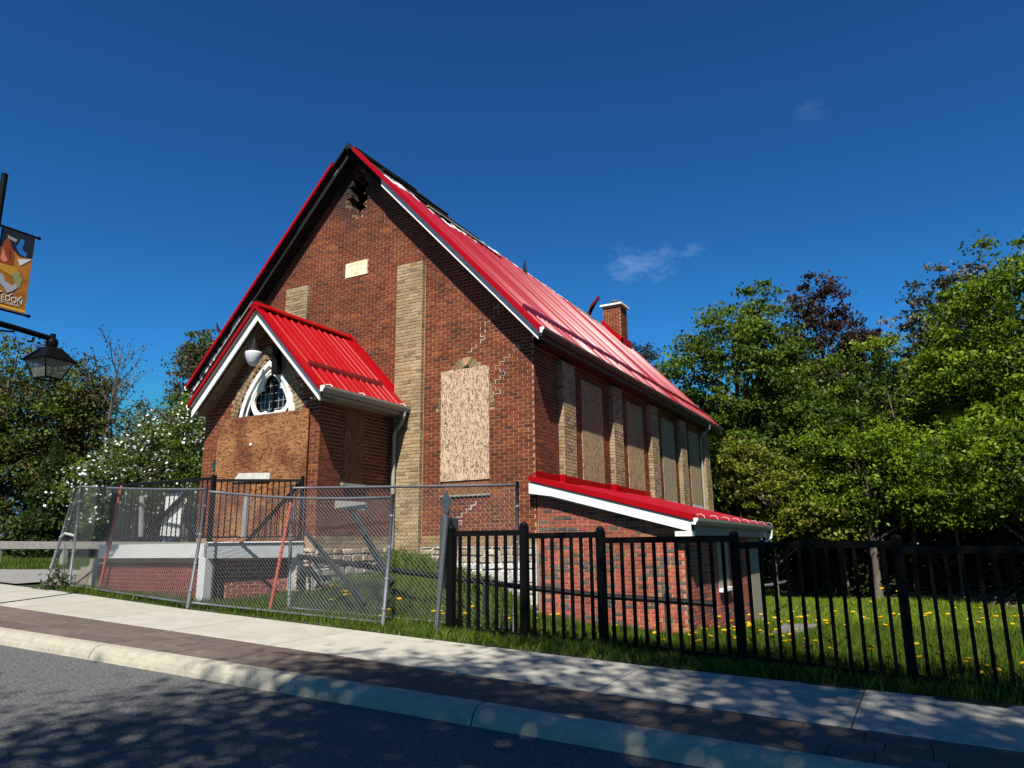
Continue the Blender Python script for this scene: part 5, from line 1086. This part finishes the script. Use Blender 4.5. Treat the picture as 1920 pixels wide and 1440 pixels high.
grass('verge_grass','rough grass verge under the guard rail',60000,(-26,-17.5),(9,17),(.06,.2),.009,[(.08,.14,.015),(.10,.16,.02)],lambda X,Y:((Y>9.4+(X+22)*.9+.1)|(X<-22))*1.0)
# dry leaves and sticks on the ground under the trees
n=9000; X=-8+NR.rand(n)*18; Yb=29.8-.72*(X+4); Y=Yb+NR.normal(size=n)*1.1+.6; k=(Y>Yb-.7); X=X[k];Y=Y[k]; C=np.stack([X,Y,gz(X,Y)+.03],1); V,F_=leafgeo(C,.14,3.0); 
ob=npmesh('leaf_litter',V,F_,np.array([(.30,.20,.11),(.22,.14,.08),(.38,.30,.2)])[NR.choice(3,len(C))],m_litter,None,'stuff'); tag(ob,'strip of dry brown leaves and sticks where the lawn meets the wood','leaf litter')
mb=MB()
for i in range(40):
    x=R.uniform(-5,2); y=29.6-.72*(x+4)+R.uniform(.2,2); g=float(gz(np.array([x]),np.array([y]))[0]); a=R.uniform(-.6,.6); L_=R.uniform(.6,2.2); mb.tube([(x,y,g+.08),(x+L_*math.cos(a)*.5,y+L_*math.sin(a)*.5,g+R.uniform(.1,.5)),(x+L_*math.cos(a),y+L_*math.sin(a),g+R.uniform(.1,.7))],[.02,.018,.006],4,caps=False)
ob=mb.build('fallen_sticks',m_barklt,kind='stuff'); tag(ob,'tangle of pale fallen sticks at the edge of the wood','sticks')
# weeds at the foot of the left fence end
C=NR.normal(size=(260,3))*np.array([.16,.12,.12])+np.array([-15.2,8.85,1.02]); V,F_=leafgeo(C,.09,.5); ob=npmesh('weed_clump',V,F_,np.array([(.10,.12,.05),(.06,.09,.03),(.3,.3,.25)])[NR.choice(3,260)],m_leaf,None,'stuff'); tag(ob,'straggly weed at the foot of the left fence end','weed')
# ---- dandelions
def dmesh(h,op):
    mb=MB(); mb.tube([(0,0,0),(.01,.0,h*.6),(.015,.01,h)],.003,4,c=(.10,.16,.03),caps=False); r=.024*op
    mb.lathe((.015,.01,h-.006),[(.004,0),(r*.8,.004),(r,.012),(r*.7,.017),(.0,.018)],9,c=(.86,.60,.012))
    for k in range(3): a=k*2.1; mb.add([(0,0,.0),(.05*math.cos(a)+.012*math.sin(a),.05*math.sin(a)-.012*math.cos(a),.025),(.10*math.cos(a),.10*math.sin(a),.01),(.05*math.cos(a)-.012*math.sin(a),.05*math.sin(a)+.012*math.cos(a),.025)],[(0,1,2,3)],(.06,.12,.015))
    o=mb.build('dandelion',m_leaf); me=o.data; bpy.data.objects.remove(o); return me
DM=[dmesh(.13,1),dmesh(.18,1.1),dmesh(.22,.95),dmesh(.09,1.1)]
sp=[]
def scatter(n_,cx,cy,sx,sy):
    for _ in range(n_): sp.append((R.gauss(cx,sx),R.gauss(cy,sy)))
scatter(8,-8.75,9.75,.35,.15); scatter(4,-7.6,9.3,.4,.12); scatter(9,-6.15,9.25,.3,.2); scatter(8,-5.2,10.1,.6,.4); scatter(6,-4.6,9.9,.6,.4)
scatter(16,-3.1,10.7,.35,.35); scatter(22,-2.35,11.3,.3,.8); scatter(22,-1.9,12.4,.35,1.2); scatter(14,-1.2,10.0,.4,.3); scatter(26,.35,9.7,.5,.2); scatter(26,-.6,17.5,1.6,1.2)
scatter(22,1.2,14,1.5,2.2); scatter(26,.5,19,2.5,2.5); scatter(16,-2.2,9.8,.3,.2); scatter(20,1.5,10.6,1,.6)
k=0
for x,y in sp:
    if y<ybn(x)+.2 or inlawn(np.array([x]),np.array([y]))[0]==0: continue
    o=bpy.data.objects.new('dandelion',DM[R.randrange(4)]); COL.objects.link(o); o.location=(x,y,float(gz(np.array([x]),np.array([y]))[0])); o.rotation_euler=(R.uniform(-.2,.2),R.uniform(-.2,.2),R.uniform(0,6.28)); s_=R.uniform(1.2,1.75)*(1.35 if y>15 else 1); o.scale=(s_,)*3
    tag(o,'yellow dandelion in flower among the grass of the lawn','dandelion','dandelions flowering in the lawn')
# overhead wire sagging in front of the trees
mb=MB(); mb.tube([(-6.2+ (6.5+6.2)*t_,26.2-(26.2-16)*t_,5.2+1.2*t_-2.2*t_*(1-t_)*1.3) for t_ in np.linspace(0,1,20)],.012,4); single('service_wire',mb,m_black,'thin dark service wire drooping across the maples to the rear corner of the church','wire')
